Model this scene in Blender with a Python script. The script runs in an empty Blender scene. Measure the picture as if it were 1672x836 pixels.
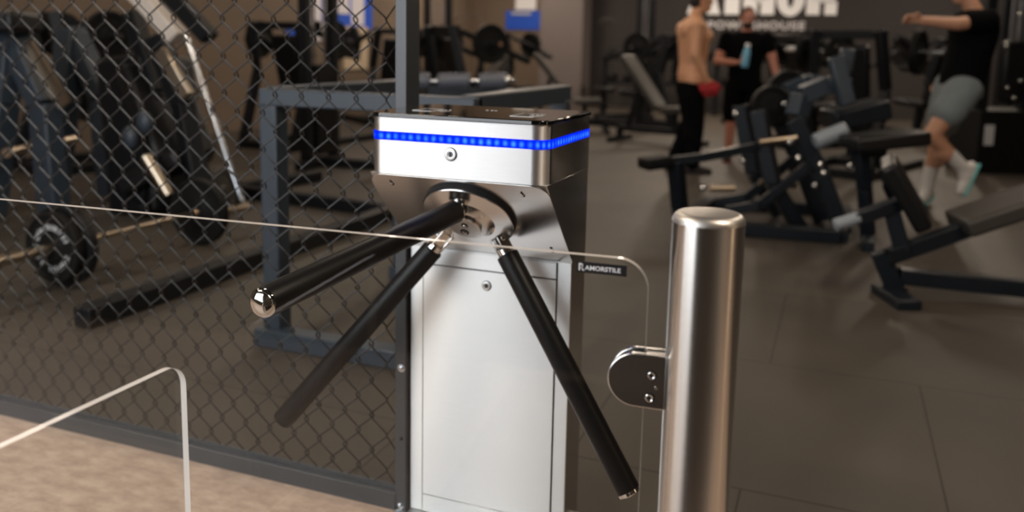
import bpy, bmesh, math, random
from mathutils import Vector, Matrix, Quaternion
random.seed(7)
PI = math.pi
S = bpy.context.scene
C = S.collection
V = Vector

# ------------------------------------------------------------------ camera
CAM = V((0.9282, -1.5577, 1.1531))
F_PX, PX, PY = 1380.7, 836.0, 275.4
CR = V((0.93199415, 0.36193156, 0.01981037))
CU = V((-0.0702882, 0.12683949, 0.98942979))
CF = V((-0.35559313, 0.92353522, -0.14365318))
cd = bpy.data.cameras.new('camera')
cam = bpy.data.objects.new('camera', cd); C.objects.link(cam)
M = Matrix((CR, CU, -CF)).transposed().to_4x4(); M.translation = CAM
cam.matrix_world = M
cd.sensor_width = 36.0; cd.lens = F_PX / 1672 * 36; cd.shift_y = -(418 - PY) / 1672
cd.clip_start = 0.05; cd.clip_end = 100
cd.dof.use_dof = True; cd.dof.focus_distance = 1.38; cd.dof.aperture_fstop = 2.6
S.camera = cam

def at(px, py, D):
    """world point seen at a photo pixel, D metres in front of the lens"""
    return CAM + (CF + CR * ((px - PX) / F_PX) - CU * ((py - PY) / F_PX)) * D
def on_floor(px, py, z=0.0):
    v = CF + CR * ((px - PX) / F_PX) - CU * ((py - PY) / F_PX)
    return CAM + v * ((z - CAM.z) / v.z)

# ------------------------------------------------------------------ view, world
S.view_settings.view_transform = 'Standard'; S.view_settings.look = 'None'
S.view_settings.gamma = 1; S.view_settings.use_curve_mapping = False
S.view_settings.exposure = 0.0
w = bpy.data.worlds.new('world'); S.world = w; w.use_nodes = True
w.node_tree.nodes['Background'].inputs[0].default_value = (0.9, 0.95, 1.0, 1)
w.node_tree.nodes['Background'].inputs[1].default_value = 0.3
GLOWPANE_L = 5.0      # glow of the added pane behind the camera
LAMP_W = 24.0       # each gym ceiling lamp
HALL_W = 60.0       # each lamp over the entrance

# ------------------------------------------------------------------ materials
def mat(name, col, rough=0.5, metal=0.0, spec=0.5, noise=0.0, nscale=20.0, bump=0.0, bscale=60.0, aniso=0.0, coat=0.0, tint=None, stretch=None):
    m = bpy.data.materials.new(name); m.use_nodes = True
    nt = m.node_tree; N = nt.nodes; L = nt.links; b = N['Principled BSDF']
    b.inputs['Base Color'].default_value = (*col, 1)
    b.inputs['Roughness'].default_value = rough; b.inputs['Metallic'].default_value = metal
    b.inputs['Specular IOR Level'].default_value = spec
    b.inputs['Coat Weight'].default_value = coat
    tc = N.new('ShaderNodeTexCoord'); mp = N.new('ShaderNodeMapping'); L.new(tc.outputs['Object'], mp.inputs[0])
    if stretch: mp.inputs['Scale'].default_value = stretch
    if noise > 0:
        n = N.new('ShaderNodeTexNoise'); n.inputs['Scale'].default_value = nscale; n.inputs['Detail'].default_value = 5
        L.new(mp.outputs[0], n.inputs[0])
        mx = N.new('ShaderNodeMix'); mx.data_type = 'RGBA'
        c2 = tint or tuple(min(1, c * (1 + noise)) for c in col)
        mx.inputs[6].default_value = (*[c * (1 - noise) for c in col], 1); mx.inputs[7].default_value = (*c2, 1)
        L.new(n.outputs[0], mx.inputs[0]); L.new(mx.outputs[2], b.inputs['Base Color'])
    if bump > 0:
        n2 = N.new('ShaderNodeTexNoise'); n2.inputs['Scale'].default_value = bscale; n2.inputs['Detail'].default_value = 3
        L.new(mp.outputs[0], n2.inputs[0])
        bp = N.new('ShaderNodeBump'); bp.inputs['Strength'].default_value = bump; bp.inputs['Distance'].default_value = 0.002
        L.new(n2.outputs[0], bp.inputs['Height']); L.new(bp.outputs[0], b.inputs['Normal'])
    if aniso > 0:
        t = N.new('ShaderNodeTangent'); t.direction_type = 'RADIAL'; t.axis = 'Z'
        L.new(t.outputs[0], b.inputs['Tangent']); b.inputs['Anisotropic Rotation'].default_value = 0.25; b.inputs['Anisotropic'].default_value = aniso
    return m

M_STEEL = mat('brushed_steel', (0.70, 0.70, 0.70), 0.52, 1.0, aniso=0.9, noise=0.05, nscale=6, bump=0.05, bscale=10, stretch=(4, 4, 130))
M_SIDE = mat('shaded_side_steel', (0.60, 0.58, 0.56), 0.16, 1.0, aniso=0.3)  # same steel toned darker, shade of the side faces put into the colour
M_PLATE = mat('satin_steel', (0.66, 0.655, 0.65), 0.20, 1.0, noise=0.04, nscale=8)
M_CAP = mat('bollard_cap_steel', (0.68, 0.65, 0.61), 0.42, 1.0)
M_BOLL = mat('bollard_steel', (0.68, 0.66, 0.63), 0.27, 1.0, aniso=0.88, noise=0.03, nscale=8)
M_CHROME = mat('chrome', (0.75, 0.74, 0.72), 0.08, 1.0)
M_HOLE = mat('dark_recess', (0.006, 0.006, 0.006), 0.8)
M_FOAM = mat('black_sleeve', (0.006, 0.006, 0.0065), 0.40, spec=0.28)
M_FRAME = mat('powder_coat_charcoal', (0.034, 0.040, 0.048), 0.44, spec=0.7, noise=0.12, nscale=14, bump=0.1, bscale=500)
M_WIRE = mat('black_wire', (0.012, 0.011, 0.010), 0.36, spec=0.4)
M_BLUEMETAL = mat('slate_blue_metal', (0.036, 0.050, 0.068), 0.4, noise=0.1, nscale=8)
M_DARK = mat('black_powder_coat', (0.008, 0.009, 0.011), 0.42, spec=0.25, noise=0.15, nscale=9)
M_NAVY = mat('navy_black_metal', (0.010, 0.014, 0.020), 0.40, spec=0.3, noise=0.15, nscale=9)
M_PAD = mat('black_vinyl', (0.008, 0.008, 0.009), 0.36, spec=0.35, noise=0.1, nscale=10)
M_TANPAD = mat('pale_vinyl', (0.05, 0.045, 0.04), 0.45, noise=0.1, nscale=10)
M_RUB = mat('black_rubber', (0.006, 0.006, 0.006), 0.6, spec=0.2, noise=0.2, nscale=16)
M_SILVER = mat('silver_tube', (0.55, 0.58, 0.62), 0.2, 1.0)
M_BRASS = mat('tan_steel', (0.60, 0.50, 0.38), 0.28, 1.0)
M_WHITEMARK = mat('white_marks', (0.55, 0.57, 0.6), 0.6)
M_WHITE = mat('white_letter', (0.90, 0.90, 0.92), 0.6)
M_GREYLETTER = mat('grey_letter', (0.62, 0.60, 0.62), 0.6)
M_BLACKGLASS = mat('black_glass', (0.003, 0.003, 0.003), 0.04, coat=0.3)
M_STICKER = mat('sticker_black', (0.006, 0.005, 0.005), 0.45)
M_BLUE = mat('blue_sign', (0.02, 0.10, 0.62), 0.5)
M_CREAM = mat('cream_board', (0.62, 0.50, 0.36), 0.6)
M_SKIN = mat('skin', (0.56, 0.29, 0.18), 0.5, noise=0.08, nscale=8)
M_SKIN2 = mat('skin_ruddy', (0.58, 0.25, 0.17), 0.5, noise=0.08, nscale=8)
M_TAN = mat('tan_cotton', (0.56, 0.30, 0.15), 0.8, noise=0.08, nscale=12)
M_BLACKCLOTH = mat('black_cotton', (0.004, 0.004, 0.0045), 0.9, spec=0.05, noise=0.2, nscale=18)
M_GREYCLOTH = mat('grey_shorts', (0.19, 0.22, 0.23), 0.8, noise=0.12, nscale=12)
M_HAIR = mat('dark_hair', (0.015, 0.010, 0.007), 0.6, noise=0.3, nscale=60)
M_RED = mat('red_cloth', (0.35, 0.012, 0.015), 0.7, noise=0.1)
M_BOTTLE = mat('light_blue_plastic', (0.20, 0.50, 0.70), 0.3)
M_SHOE = mat('white_shoe', (0.72, 0.70, 0.68), 0.6, noise=0.05)
M_TEAL = mat('teal_sole', (0.16, 0.55, 0.55), 0.5)
M_DKSHOE = mat('dark_shoe', (0.02, 0.015, 0.014), 0.6)

M_ROLLER = mat('pale_roller', (0.30, 0.34, 0.38), 0.35)
M_CREAMRAIL = mat('pale_rail', (0.62, 0.56, 0.50), 0.3)
def emit_mat(name, col, strength):
    m = bpy.data.materials.new(name); m.use_nodes = True; nt = m.node_tree; nt.nodes.clear()
    e = nt.nodes.new('ShaderNodeEmission'); o = nt.nodes.new('ShaderNodeOutputMaterial')
    e.inputs[0].default_value = (*col, 1); e.inputs[1].default_value = strength
    nt.links.new(e.outputs[0], o.inputs[0]); return m
M_GLOWPANE = emit_mat('added_pane_glow', (0.93, 0.96, 1.0), GLOWPANE_L)
M_LAMP = emit_mat('lamp_diffuser', (1.0, 0.84, 0.66), 6.0)

def led_mat():
    m = bpy.data.materials.new('blue_led_strip'); m.use_nodes = True; nt = m.node_tree; N = nt.nodes; L = nt.links
    N.clear(); out = N.new('ShaderNodeOutputMaterial'); e = N.new('ShaderNodeEmission')
    tc = N.new('ShaderNodeTexCoord'); sp = N.new('ShaderNodeSeparateXYZ'); L.new(tc.outputs['Object'], sp.inputs[0])
    def math_(op, a, b=None, c=None):
        n = N.new('ShaderNodeMath'); n.operation = op
        for i, v in enumerate((a, b, c)):
            if v is None: continue
            if hasattr(v, 'links'): L.new(v, n.inputs[i])
            else: n.inputs[i].default_value = v
        return n.outputs[0]
    s = math_('ADD', sp.outputs['X'], sp.outputs['Y'])
    p = math_('PINGPONG', s, 0.0088)                       # diodes every 17.6 mm
    dx = math_('POWER', math_('DIVIDE', p, 0.0045), 2.0)
    dz = math_('POWER', math_('DIVIDE', math_('SUBTRACT', sp.outputs['Z'], 0.9605), 0.0052), 2.0)
    g = math_('POWER', 2.718, math_('MULTIPLY', math_('ADD', dx, dz), -1.0))
    n = N.new('ShaderNodeTexNoise'); n.inputs['Scale'].default_value = 38; L.new(tc.outputs['Object'], n.inputs[0])
    g2 = math_('MULTIPLY', g, math_('MULTIPLY_ADD', n.outputs[0], 1.6, -0.25))
    mx = N.new('ShaderNodeMix'); mx.data_type = 'RGBA'
    mx.inputs[6].default_value = (0.0, 0.018, 1.15, 1); mx.inputs[7].default_value = (0.10, 0.55, 1.5, 1)
    L.new(g2, mx.inputs[0]); L.new(mx.outputs[2], e.inputs[0]); e.inputs[1].default_value = 1.0
    L.new(e.outputs[0], out.inputs[0]); return m
M_LED = led_mat()

def glass_mat():
    m = bpy.data.materials.new('clear_glass'); m.use_nodes = True; nt = m.node_tree; N = nt.nodes; L = nt.links; N.clear()
    out = N.new('ShaderNodeOutputMaterial'); t = N.new('ShaderNodeBsdfTransparent'); t.inputs[0].default_value = (0.985, 0.99, 0.985, 1)
    g = N.new('ShaderNodeBsdfGlossy'); g.inputs['Roughness'].default_value = 0.02
    lw = N.new('ShaderNodeLayerWeight'); lw.inputs[0].default_value = 0.5
    pw = N.new('ShaderNodeMath'); pw.operation = 'POWER'; L.new(lw.outputs['Facing'], pw.inputs[0]); pw.inputs[1].default_value = 5
    f = N.new('ShaderNodeMath'); f.operation = 'MULTIPLY_ADD'; L.new(pw.outputs[0], f.inputs[0]); f.inputs[1].default_value = 0.9; f.inputs[2].default_value = 0.024
    mx = N.new('ShaderNodeMixShader'); L.new(f.outputs[0], mx.inputs[0]); L.new(t.outputs[0], mx.inputs[1]); L.new(g.outputs[0], mx.inputs[2])
    L.new(mx.outputs[0], out.inputs[0]); return m
M_GLASS = glass_mat()
def edge_mat():
    m = bpy.data.materials.new('polished_glass_edge'); m.use_nodes = True; nt = m.node_tree; N = nt.nodes; L = nt.links; N.clear()
    out = N.new('ShaderNodeOutputMaterial'); t = N.new('ShaderNodeBsdfTransparent'); t.inputs[0].default_value = (0.8, 0.8, 0.78, 1)
    b = N.new('ShaderNodeBsdfPrincipled'); b.inputs['Base Color'].default_value = (0.80, 0.76, 0.72, 1); b.inputs['Roughness'].default_value = 0.12
    mx = N.new('ShaderNodeMixShader'); mx.inputs[0].default_value = 0.88
    L.new(t.outputs[0], mx.inputs[1]); L.new(b.outputs[0], mx.inputs[2]); L.new(mx.outputs[0], out.inputs[0]); return m
M_EDGE = edge_mat()

def rubber_floor_mat():
    m = bpy.data.materials.new('rubber_tiles'); m.use_nodes = True; nt = m.node_tree; N = nt.nodes; L = nt.links; b = N['Principled BSDF']
    tc = N.new('ShaderNodeTexCoord'); mp = N.new('ShaderNodeMapping'); L.new(tc.outputs['Object'], mp.inputs[0])
    mp.inputs['Location'].default_value = (0.225, -0.63, 0)
    br = N.new('ShaderNodeTexBrick'); L.new(mp.outputs[0], br.inputs[0]); br.offset = 0.485
    br.inputs['Scale'].default_value = 1.0; br.inputs['Brick Width'].default_value = 0.98; br.inputs['Row Height'].default_value = 0.98
    br.inputs['Mortar Size'].default_value = 0.0035; br.inputs['Mortar Smooth'].default_value = 0.3
    br.inputs['Color1'].default_value = (0.066, 0.056, 0.046, 1); br.inputs['Color2'].default_value = (0.078, 0.066, 0.053, 1)
    br.inputs['Mortar'].default_value = (0.020, 0.015, 0.012, 1)
    n = N.new('ShaderNodeTexNoise'); n.inputs['Scale'].default_value = 1.7; n.inputs['Detail'].default_value = 6; L.new(tc.outputs['Object'], n.inputs[0])
    mx = N.new('ShaderNodeMix'); mx.data_type = 'RGBA'; mx.blend_type = 'MULTIPLY'; mx.inputs[0].default_value = 1
    cr = N.new('ShaderNodeValToRGB'); cr.color_ramp.elements[0].position = 0.3; cr.color_ramp.elements[0].color = (0.78, 0.78, 0.78, 1)
    cr.color_ramp.elements[1].position = 0.7; cr.color_ramp.elements[1].color = (1.12, 1.1, 1.08, 1)
    L.new(n.outputs[0], cr.inputs[0]); L.new(br.outputs['Color'], mx.inputs[6]); L.new(cr.outputs[0], mx.inputs[7])
    L.new(mx.outputs[2], b.inputs['Base Color'])
    b.inputs['Roughness'].default_value = 0.55; b.inputs['Specular IOR Level'].default_value = 0.35
    n2 = N.new('ShaderNodeTexNoise'); n2.inputs['Scale'].default_value = 240; L.new(tc.outputs['Object'], n2.inputs[0])
    bp = N.new('ShaderNodeBump'); bp.inputs['Strength'].default_value = 0.25; bp.inputs['Distance'].default_value = 0.002
    L.new(n2.outputs[0], bp.inputs['Height']); L.new(bp.outputs[0], b.inputs['Normal']); return m
def beige_floor_mat():
    m = bpy.data.materials.new('beige_tiles'); m.use_nodes = True; nt = m.node_tree; N = nt.nodes; L = nt.links; b = N['Principled BSDF']
    tc = N.new('ShaderNodeTexCoord')
    n = N.new('ShaderNodeTexNoise'); n.inputs['Scale'].default_value = 14; n.inputs['Detail'].default_value = 8; n.inputs['Roughness'].default_value = 0.65
    mp = N.new('ShaderNodeMapping'); mp.inputs['Scale'].default_value = (1, 2.0, 1); L.new(tc.outputs['Object'], mp.inputs[0]); L.new(mp.outputs[0], n.inputs[0])
    cr = N.new('ShaderNodeValToRGB'); cr.color_ramp.elements[0].position = 0.35; cr.color_ramp.elements[0].color = (0.36, 0.265, 0.21, 1)
    cr.color_ramp.elements[1].position = 0.68; cr.color_ramp.elements[1].color = (0.56, 0.435, 0.355, 1)
    L.new(n.outputs[0], cr.inputs[0])
    mp2 = N.new('ShaderNodeMapping'); mp2.inputs['Location'].default_value = (0.32, 0.235, 0); L.new(tc.outputs['Object'], mp2.inputs[0])
    br = N.new('ShaderNodeTexBrick'); L.new(mp2.outputs[0], br.inputs[0]); br.offset = 0.0
    br.inputs['Scale'].default_value = 1; br.inputs['Brick Width'].default_value = 0.6; br.inputs['Row Height'].default_value = 0.6
    br.inputs['Mortar Size'].default_value = 0.0012; br.inputs['Color1'].default_value = (1, 1, 1, 1); br.inputs['Color2'].default_value = (1, 1, 1, 1)
    br.inputs['Mortar'].default_value = (1.25, 1.22, 1.2, 1)
    mx = N.new('ShaderNodeMix'); mx.data_type = 'RGBA'; mx.blend_type = 'MULTIPLY'; mx.inputs[0].default_value = 1
    L.new(cr.outputs[0], mx.inputs[6]); L.new(br.outputs['Color'], mx.inputs[7]); L.new(mx.outputs[2], b.inputs['Base Color'])
    b.inputs['Roughness'].default_value = 0.42; return m
M_RFLOOR = rubber_floor_mat(); M_BFLOOR = beige_floor_mat()
M_TANWALL = mat('tan_wall', (0.165, 0.122, 0.088), 0.8, noise=0.08, nscale=3)
M_BLACKWALL = mat('black_wall', (0.030, 0.025, 0.024), 0.8, noise=0.08, nscale=3)
M_GREYWALL = mat('mauve_grey_column', (0.15, 0.125, 0.12), 0.8, noise=0.05, nscale=3)
M_CEIL = mat('dark_ceiling', (0.03, 0.028, 0.026), 0.9)
M_HALLWALL = mat('hall_wall', (0.045, 0.040, 0.036), 0.8)

# ------------------------------------------------------------------ mesh helpers
ORG = {}
def bx(bm, lo, hi):
    lo = V(lo); hi = V(hi)
    vs = [bm.verts.new((x, y, z)) for x in (lo.x, hi.x) for y in (lo.y, hi.y) for z in (lo.z, hi.z)]
    for f in ((0, 1, 3, 2), (4, 6, 7, 5), (0, 4, 5, 1), (2, 3, 7, 6), (0, 2, 6, 4), (1, 5, 7, 3)):
        bm.faces.new([vs[i] for i in f])
    return bm
def frame_of(d, up=V((0, 0, 1))):
    d = V(d).normalized()
    if abs(d.dot(up)) > 0.98: up = V((0, 1, 0))
    a = d.cross(up).normalized(); b = a.cross(d).normalized()
    return d, a, b
def beam(bm, p, q, wd, ht, up=V((0, 0, 1))):
    """rectangular bar from p to q: wd sideways, ht along up"""
    p = V(p); q = V(q); d, a, b = frame_of(q - p, V(up)); vs = []
    for o in (p, q):
        for s, t in ((-1, -1), (1, -1), (1, 1), (-1, 1)): vs.append(bm.verts.new(o + a * (s * wd / 2) + b * (t * ht / 2)))
    for f in ((0, 1, 2, 3), (7, 6, 5, 4), (0, 4, 5, 1), (1, 5, 6, 2), (2, 6, 7, 3), (3, 7, 4, 0)): bm.faces.new([vs[i] for i in f])
    return bm
def lathe(bm, p, axis, prof, seg=32, sx=1.0):
    """rings (dist along axis, radius)"""
    p = V(p); d, a, b = frame_of(axis); rings = []
    for t, r in prof:
        if r < 1e-5: rings.append([bm.verts.new(p + d * t)])
        else: rings.append([bm.verts.new(p + d * t + a * (math.cos(k * 2 * PI / seg) * r * sx) + b * (math.sin(k * 2 * PI / seg) * r)) for k in range(seg)])
    for u, v in zip(rings, rings[1:]):
        if len(u) == 1 and len(v) == 1: continue
        for k in range(seg):
            k2 = (k + 1) % seg
            if len(u) == 1: bm.faces.new((u[0], v[k2], v[k]))
            elif len(v) == 1: bm.faces.new((u[k], u[k2], v[0]))
            else: bm.faces.new((u[k], u[k2], v[k2], v[k]))
    for R in (rings[0], rings[-1]):
        if len(R) > 1:
            try: bm.faces.new(R)
            except Exception: pass
    return bm
def cyl(bm, p, q, r, r2=None, seg=20):
    p = V(p); q = V(q); L = (q - p).length
    return lathe(bm, p, q - p, [(0, r), (L, r if r2 is None else r2)], seg)
def tube(bm, pts, r, seg=10):
    pts = [V(p) for p in pts]; rings = []; n = len(pts)
    prev = None
    for i, p in enumerate(pts):
        d = (pts[min(i + 1, n - 1)] - pts[max(i - 1, 0)]).normalized()
        if prev is None: _, a, b = frame_of(d)
        else:
            a = (prev - d * prev.dot(d)).normalized(); b = a.cross(d)
        prev = a
        rings.append([bm.verts.new(p + a * (math.cos(k * 2 * PI / seg) * r) + b * (math.sin(k * 2 * PI / seg) * r)) for k in range(seg)])
    for u, v in zip(rings, rings[1:]):
        for k in range(seg): bm.faces.new((u[k], u[(k + 1) % seg], v[(k + 1) % seg], v[k]))
    bm.faces.new(rings[0]); bm.faces.new(rings[-1]); return bm
def prism(bm, poly, vec):
    """extrude a polygon of 3d points along vec"""
    vec = V(vec); a = [bm.verts.new(V(p)) for p in poly]; b = [bm.verts.new(V(p) + vec) for p in poly]
    n = len(poly); bm.faces.new(a); bm.faces.new(b[::-1])
    for i in range(n): bm.faces.new((a[i], a[(i + 1) % n], b[(i + 1) % n], b[i]))
    return bm
def sph(bm, p, r, sc=(1, 1, 1), seg=16, rot=None):
    m = Matrix.Translation(V(p)) @ (rot.to_4x4() if rot else Matrix()) @ Matrix.Diagonal((sc[0] * r, sc[1] * r, sc[2] * r, 1))
    bmesh.ops.create_uvsphere(bm, u_segments=seg, v_segments=max(6, seg * 2 // 3), radius=1, matrix=m); return bm
def B(): return bmesh.new()
def obj(name, bm, m, parent=None, smooth=True, bevel=0.0, bseg=2, origin=None, remesh=0.0, ssub=0, angle=0.6):
    bmesh.ops.recalc_face_normals(bm, faces=bm.faces)
    me = bpy.data.meshes.new(name)
    o = V((0, 0, 0))
    if parent is not None: o = ORG[parent]
    elif origin is not None: o = V(origin)
    if o.length > 0: bmesh.ops.translate(bm, verts=bm.verts, vec=-o)
    bm.to_mesh(me); bm.free()
    ob = bpy.data.objects.new(name, me); C.objects.link(ob)
    for mm in (m if isinstance(m, (list, tuple)) else [m]): me.materials.append(mm)
    if parent is not None: ob.parent = parent
    else: ob.location = o
    ORG[ob] = o
    if remesh:
        r = ob.modifiers.new('remesh', 'REMESH'); r.mode = 'VOXEL'; r.voxel_size = remesh; r.use_smooth_shade = True
        s = ob.modifiers.new('smooth', 'SMOOTH'); s.factor = 0.6; s.iterations = 6
    elif bevel:
        b = ob.modifiers.new('bevel', 'BEVEL'); b.width = bevel; b.segments = bseg; b.limit_method = 'ANGLE'; b.angle_limit = 0.6; b.harden_normals = False
    if smooth:
        for p in me.polygons: p.use_smooth = True
        if not remesh:
            try: me.set_sharp_from_angle(angle=angle)
            except Exception: pass
    return ob
def thing(name, label, cat, loc=(0, 0, 0), group=None):
    o = bpy.data.objects.new(name, None); C.objects.link(o); o.location = V(loc); o.empty_display_size = 0.1
    ORG[o] = V(loc); o['label'] = label; o['category'] = cat
    if group: o['group'] = group
    return o
def tag(o, label, cat, group=None):
    o['label'] = label; o['category'] = cat
    if group: o['group'] = group
    return o
def struct(name, bm, m, **k):
    o = obj(name, bm, m, **k); o['kind'] = 'structure'; return o
def dup(root, loc, rotz, label=None, group=None, name=None):
    r = root.copy(); C.objects.link(r); r.location = V(loc); r.rotation_euler = (0, 0, rotz)
    if label: r['label'] = label
    if group: r['group'] = group
    for ch in list(root.children):
        c = ch.copy(); C.objects.link(c); c.parent = r
        for g in ch.children:
            d = g.copy(); C.objects.link(d); d.parent = c
    return r
def letters(name, text, size, m, parent, origin, xdir, ydir, depth=0.002, bold=0.0, fit=None, spacing=1.0):
    cu = bpy.data.curves.new(name, 'FONT'); cu.body = text; cu.size = size; cu.extrude = depth; cu.offset = bold; cu.space_character = spacing
    cu.resolution_u = 4
    t = bpy.data.objects.new(name + '_curve', cu); C.objects.link(t)
    dg = bpy.context.evaluated_depsgraph_get(); dg.update()
    me = bpy.data.meshes.new_from_object(t.evaluated_get(dg)); bpy.data.objects.remove(t)
    xs = [v.co.x for v in me.vertices]; x0, x1 = min(xs), max(xs)
    sx = (fit / (x1 - x0)) if fit else 1.0
    X = V(xdir).normalized(); Y = V(ydir).normalized(); Z = X.cross(Y)
    po = ORG[parent] if parent else V((0, 0, 0))
    for v in me.vertices:
        c = v.co.copy(); v.co = V(origin) + X * ((c.x - x0) * sx) + Y * c.y + Z * c.z - po
    me.materials.clear(); me.materials.append(m)
    o = bpy.data.objects.new(name, me); C.objects.link(o)
    if parent: o.parent = parent
    ORG[o] = po; return o

# ------------------------------------------------------------------ the room
X0, X1, Y0, Y1, H = -6.3, 5.2, -2.4, 14.8, 3.7
FY = 0.215
struct('floor', bx(B(), (X0, FY, -0.1), (X1, Y1, 0)), M_RFLOOR, smooth=False)
struct('floor_entrance', bx(B(), (X0, Y0, -0.1), (X1, FY, 0)), M_BFLOOR, smooth=False)
struct('wall_back', bx(B(), (X0 - 0.1, Y1, 0), (X1 + 0.1, Y1 + 0.1, H)), M_BLACKWALL, smooth=False)
struct('wall_left', bx(B(), (X0 - 0.1, Y0, 0), (X0, Y1, H)), M_TANWALL, smooth=False)
struct('wall_right', bx(B(), (X1, Y0, 0), (X1 + 0.1, Y1, H)), M_BLACKWALL, smooth=False)
struct('ceiling', bx(B(), (X0, Y0, H), (X1, Y1, H + 0.1)), M_CEIL, smooth=False)
struct('trim_column', bx(B(), (-4.62, 14.2, 0), (-3.75, 14.8, H)), M_GREYWALL, smooth=False, bevel=0.01)
# front wall behind the camera, its opening filled by an added glowing pane
WX0, WX1, WZ0, WZ1 = -3.4, -0.15, 0.6, 3.0
bm = B(); bx(bm, (X0 - 0.1, Y0 - 0.1, 0), (WX0, Y0, H)); bx(bm, (WX1, Y0 - 0.1, 0), (X1 + 0.1, Y0, H))
bx(bm, (WX0, Y0 - 0.1, 0), (WX1, Y0, WZ0)); bx(bm, (WX0, Y0 - 0.1, WZ1), (WX1, Y0, H))
struct('wall_front', bm, M_HALLWALL, smooth=False)
win = struct('added_glow_pane', bx(B(), (WX0, Y0 - 0.08, WZ0), (WX1, Y0 - 0.06, WZ1)), M_GLOWPANE, smooth=False)  # unseen bright pane added for the steel and bollard to reflect
bm = B()
for x in (WX0 + 0.02, (WX0 + WX1) / 2, WX1 - 0.02): bx(bm, (x - 0.02, Y0 - 0.06, WZ0), (x + 0.02, Y0, WZ1))
for z in (WZ0 + 0.02, WZ1 - 0.02): bx(bm, (WX0, Y0 - 0.06, z - 0.02), (WX1, Y0, z + 0.02))
fr = obj('glow_pane_frame', bm, M_DARK, win, smooth=False)

def ceiling_lamp(x, y, L, watts, label, along='y'):
    t = thing('ceiling_light', label, 'ceiling light', (x, y, H - 0.35), 'linear lamps hanging under the gym ceiling')
    sx, sy = (0.06, L / 2) if along == 'y' else (L / 2, 0.06)
    obj('housing', bx(B(), (x - sx - .01, y - sy - .01, H - 0.35), (x + sx + .01, y + sy + .01, H - 0.28)), M_DARK, t, smooth=False)
    bm = B()
    for s in (-0.8, 0.8):
        q = V((x, y, 0)) + (V((0, s * sy, 0)) if along == 'y' else V((s * sx, 0, 0)))
        cyl(bm, q + V((0, 0, H - 0.28)), q + V((0, 0, H)), 0.004, seg=6)
    obj('suspension_wire', bm, M_DARK, t)
    li = bpy.data.lights.new('lamp_tube', 'AREA'); li.shape = 'RECTANGLE'; li.size = sx * 2; li.size_y = sy * 2
    li.energy = watts; li.color = (1.0, 0.83, 0.66)
    lo = bpy.data.objects.new('lamp_tube', li); C.objects.link(lo); lo.parent = t; lo.location = (0, 0, -0.005)
for x in (-4.6, -1.2, 2.4):
    for y in (2.2, 5.6, 9.0, 12.4):
        ceiling_lamp(x, y, 1.8, LAMP_W * (1.6 if y > 8 else 1.0) * (2.3 if y > 12 else 1.0), '%s linear ceiling lamp over the gym, %s from the entrance' % ({-4.6: 'left row', -1.2: 'middle row', 2.4: 'right row'}[x], {2.2: 'first', 5.6: 'second', 9.0: 'third', 12.4: 'fourth'}[y]))
for x in (-1.9, 2.6):
    ceiling_lamp(x, -1.0, 1.5, HALL_W, 'black linear lamp over the tiled entrance, %s one' % ('left' if x < 0 else 'right'), 'x')

tag(obj('added_dark_mat', bx(B(), (0.15, -2.3, 0), (2.7, -1.15, 0.012)), mat('dark_reflection_mat', (0.012, 0.011, 0.011), 0.95, spec=0.1, bump=0.5, bscale=300), origin=(1.4, -1.7, 0)), 'added unseen charcoal mat on the beige tiles, darkening the bollard reflection', 'mat')  # unseen dark mat added so the bollard mirrors a dark floor
wl = thing('added_glow_panel', 'added unseen warm glow panel on the right entrance wall, for the bollard stripe', 'added glow panel', (X1, -0.55, 0.4))  # unseen glowing panel added to give the bollard its gold stripe
obj('glow_panel_housing', bx(B(), (X1 - 0.05, -0.77, 0.38), (X1, -0.33, 2.62)), M_DARK, wl, smooth=False)
obj('glow_panel_face', bx(B(), (X1 - 0.06, -0.72, 0.43), (X1 - 0.05, -0.38, 2.57)), emit_mat('added_warm_glow', (1.0, 0.72, 0.45), 3.0), wl, smooth=False)
# ------------------------------------------------------------------ turnstile
W_, D_, YL, ZHB, ZPB = 0.4013, 0.2971, 0.1913, 0.8806, 0.6853
def round_xy(x0, y0, x1, y1, r, n=7, back=False):
    """outline with rounded front corners"""
    P = [V((x0, y1, 0))]
    for k in range(n + 1):
        a = PI + PI / 2 * k / n; P.append(V((x0 + r + r * math.cos(a), y0 + r + r * math.sin(a), 0)))
    for k in range(n + 1):
        a = 1.5 * PI + PI / 2 * k / n; P.append(V((x1 - r + r * math.cos(a), y0 + r + r * math.sin(a), 0)))
    P.append(V((x1, y1, 0))); return P
T = thing('tripod_turnstile', 'brushed steel tripod turnstile with glowing blue band and three black arms', 'turnstile', (0.2, 0.2, 0))
RC = 0.034
bm = B(); prism(bm, [p + V((0, 0, ZHB)) for p in round_xy(0, 0, W_, D_, RC, 10)], (0, 0, 1.0 - ZHB))
hc = obj('head_casing', bm, [M_STEEL, M_SIDE], T, angle=0.5)
def side_faces(o):
    for p in o.data.polygons:
        if abs(p.normal.x) > 0.97: p.material_index = 1
side_faces(hc)
# lower body with the sloping throat behind the plate
bm = B()
prof = [(0.004, ZHB), (YL, ZPB - 0.004), (YL, 0.008), (D_, 0.008), (D_, ZHB)]
prism(bm, [V((0.0, y, z)) for y, z in prof], (W_, 0, 0))
body = obj('body_casing', bm, [M_STEEL, M_SIDE], T, bevel=0.002); side_faces(body)
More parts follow.
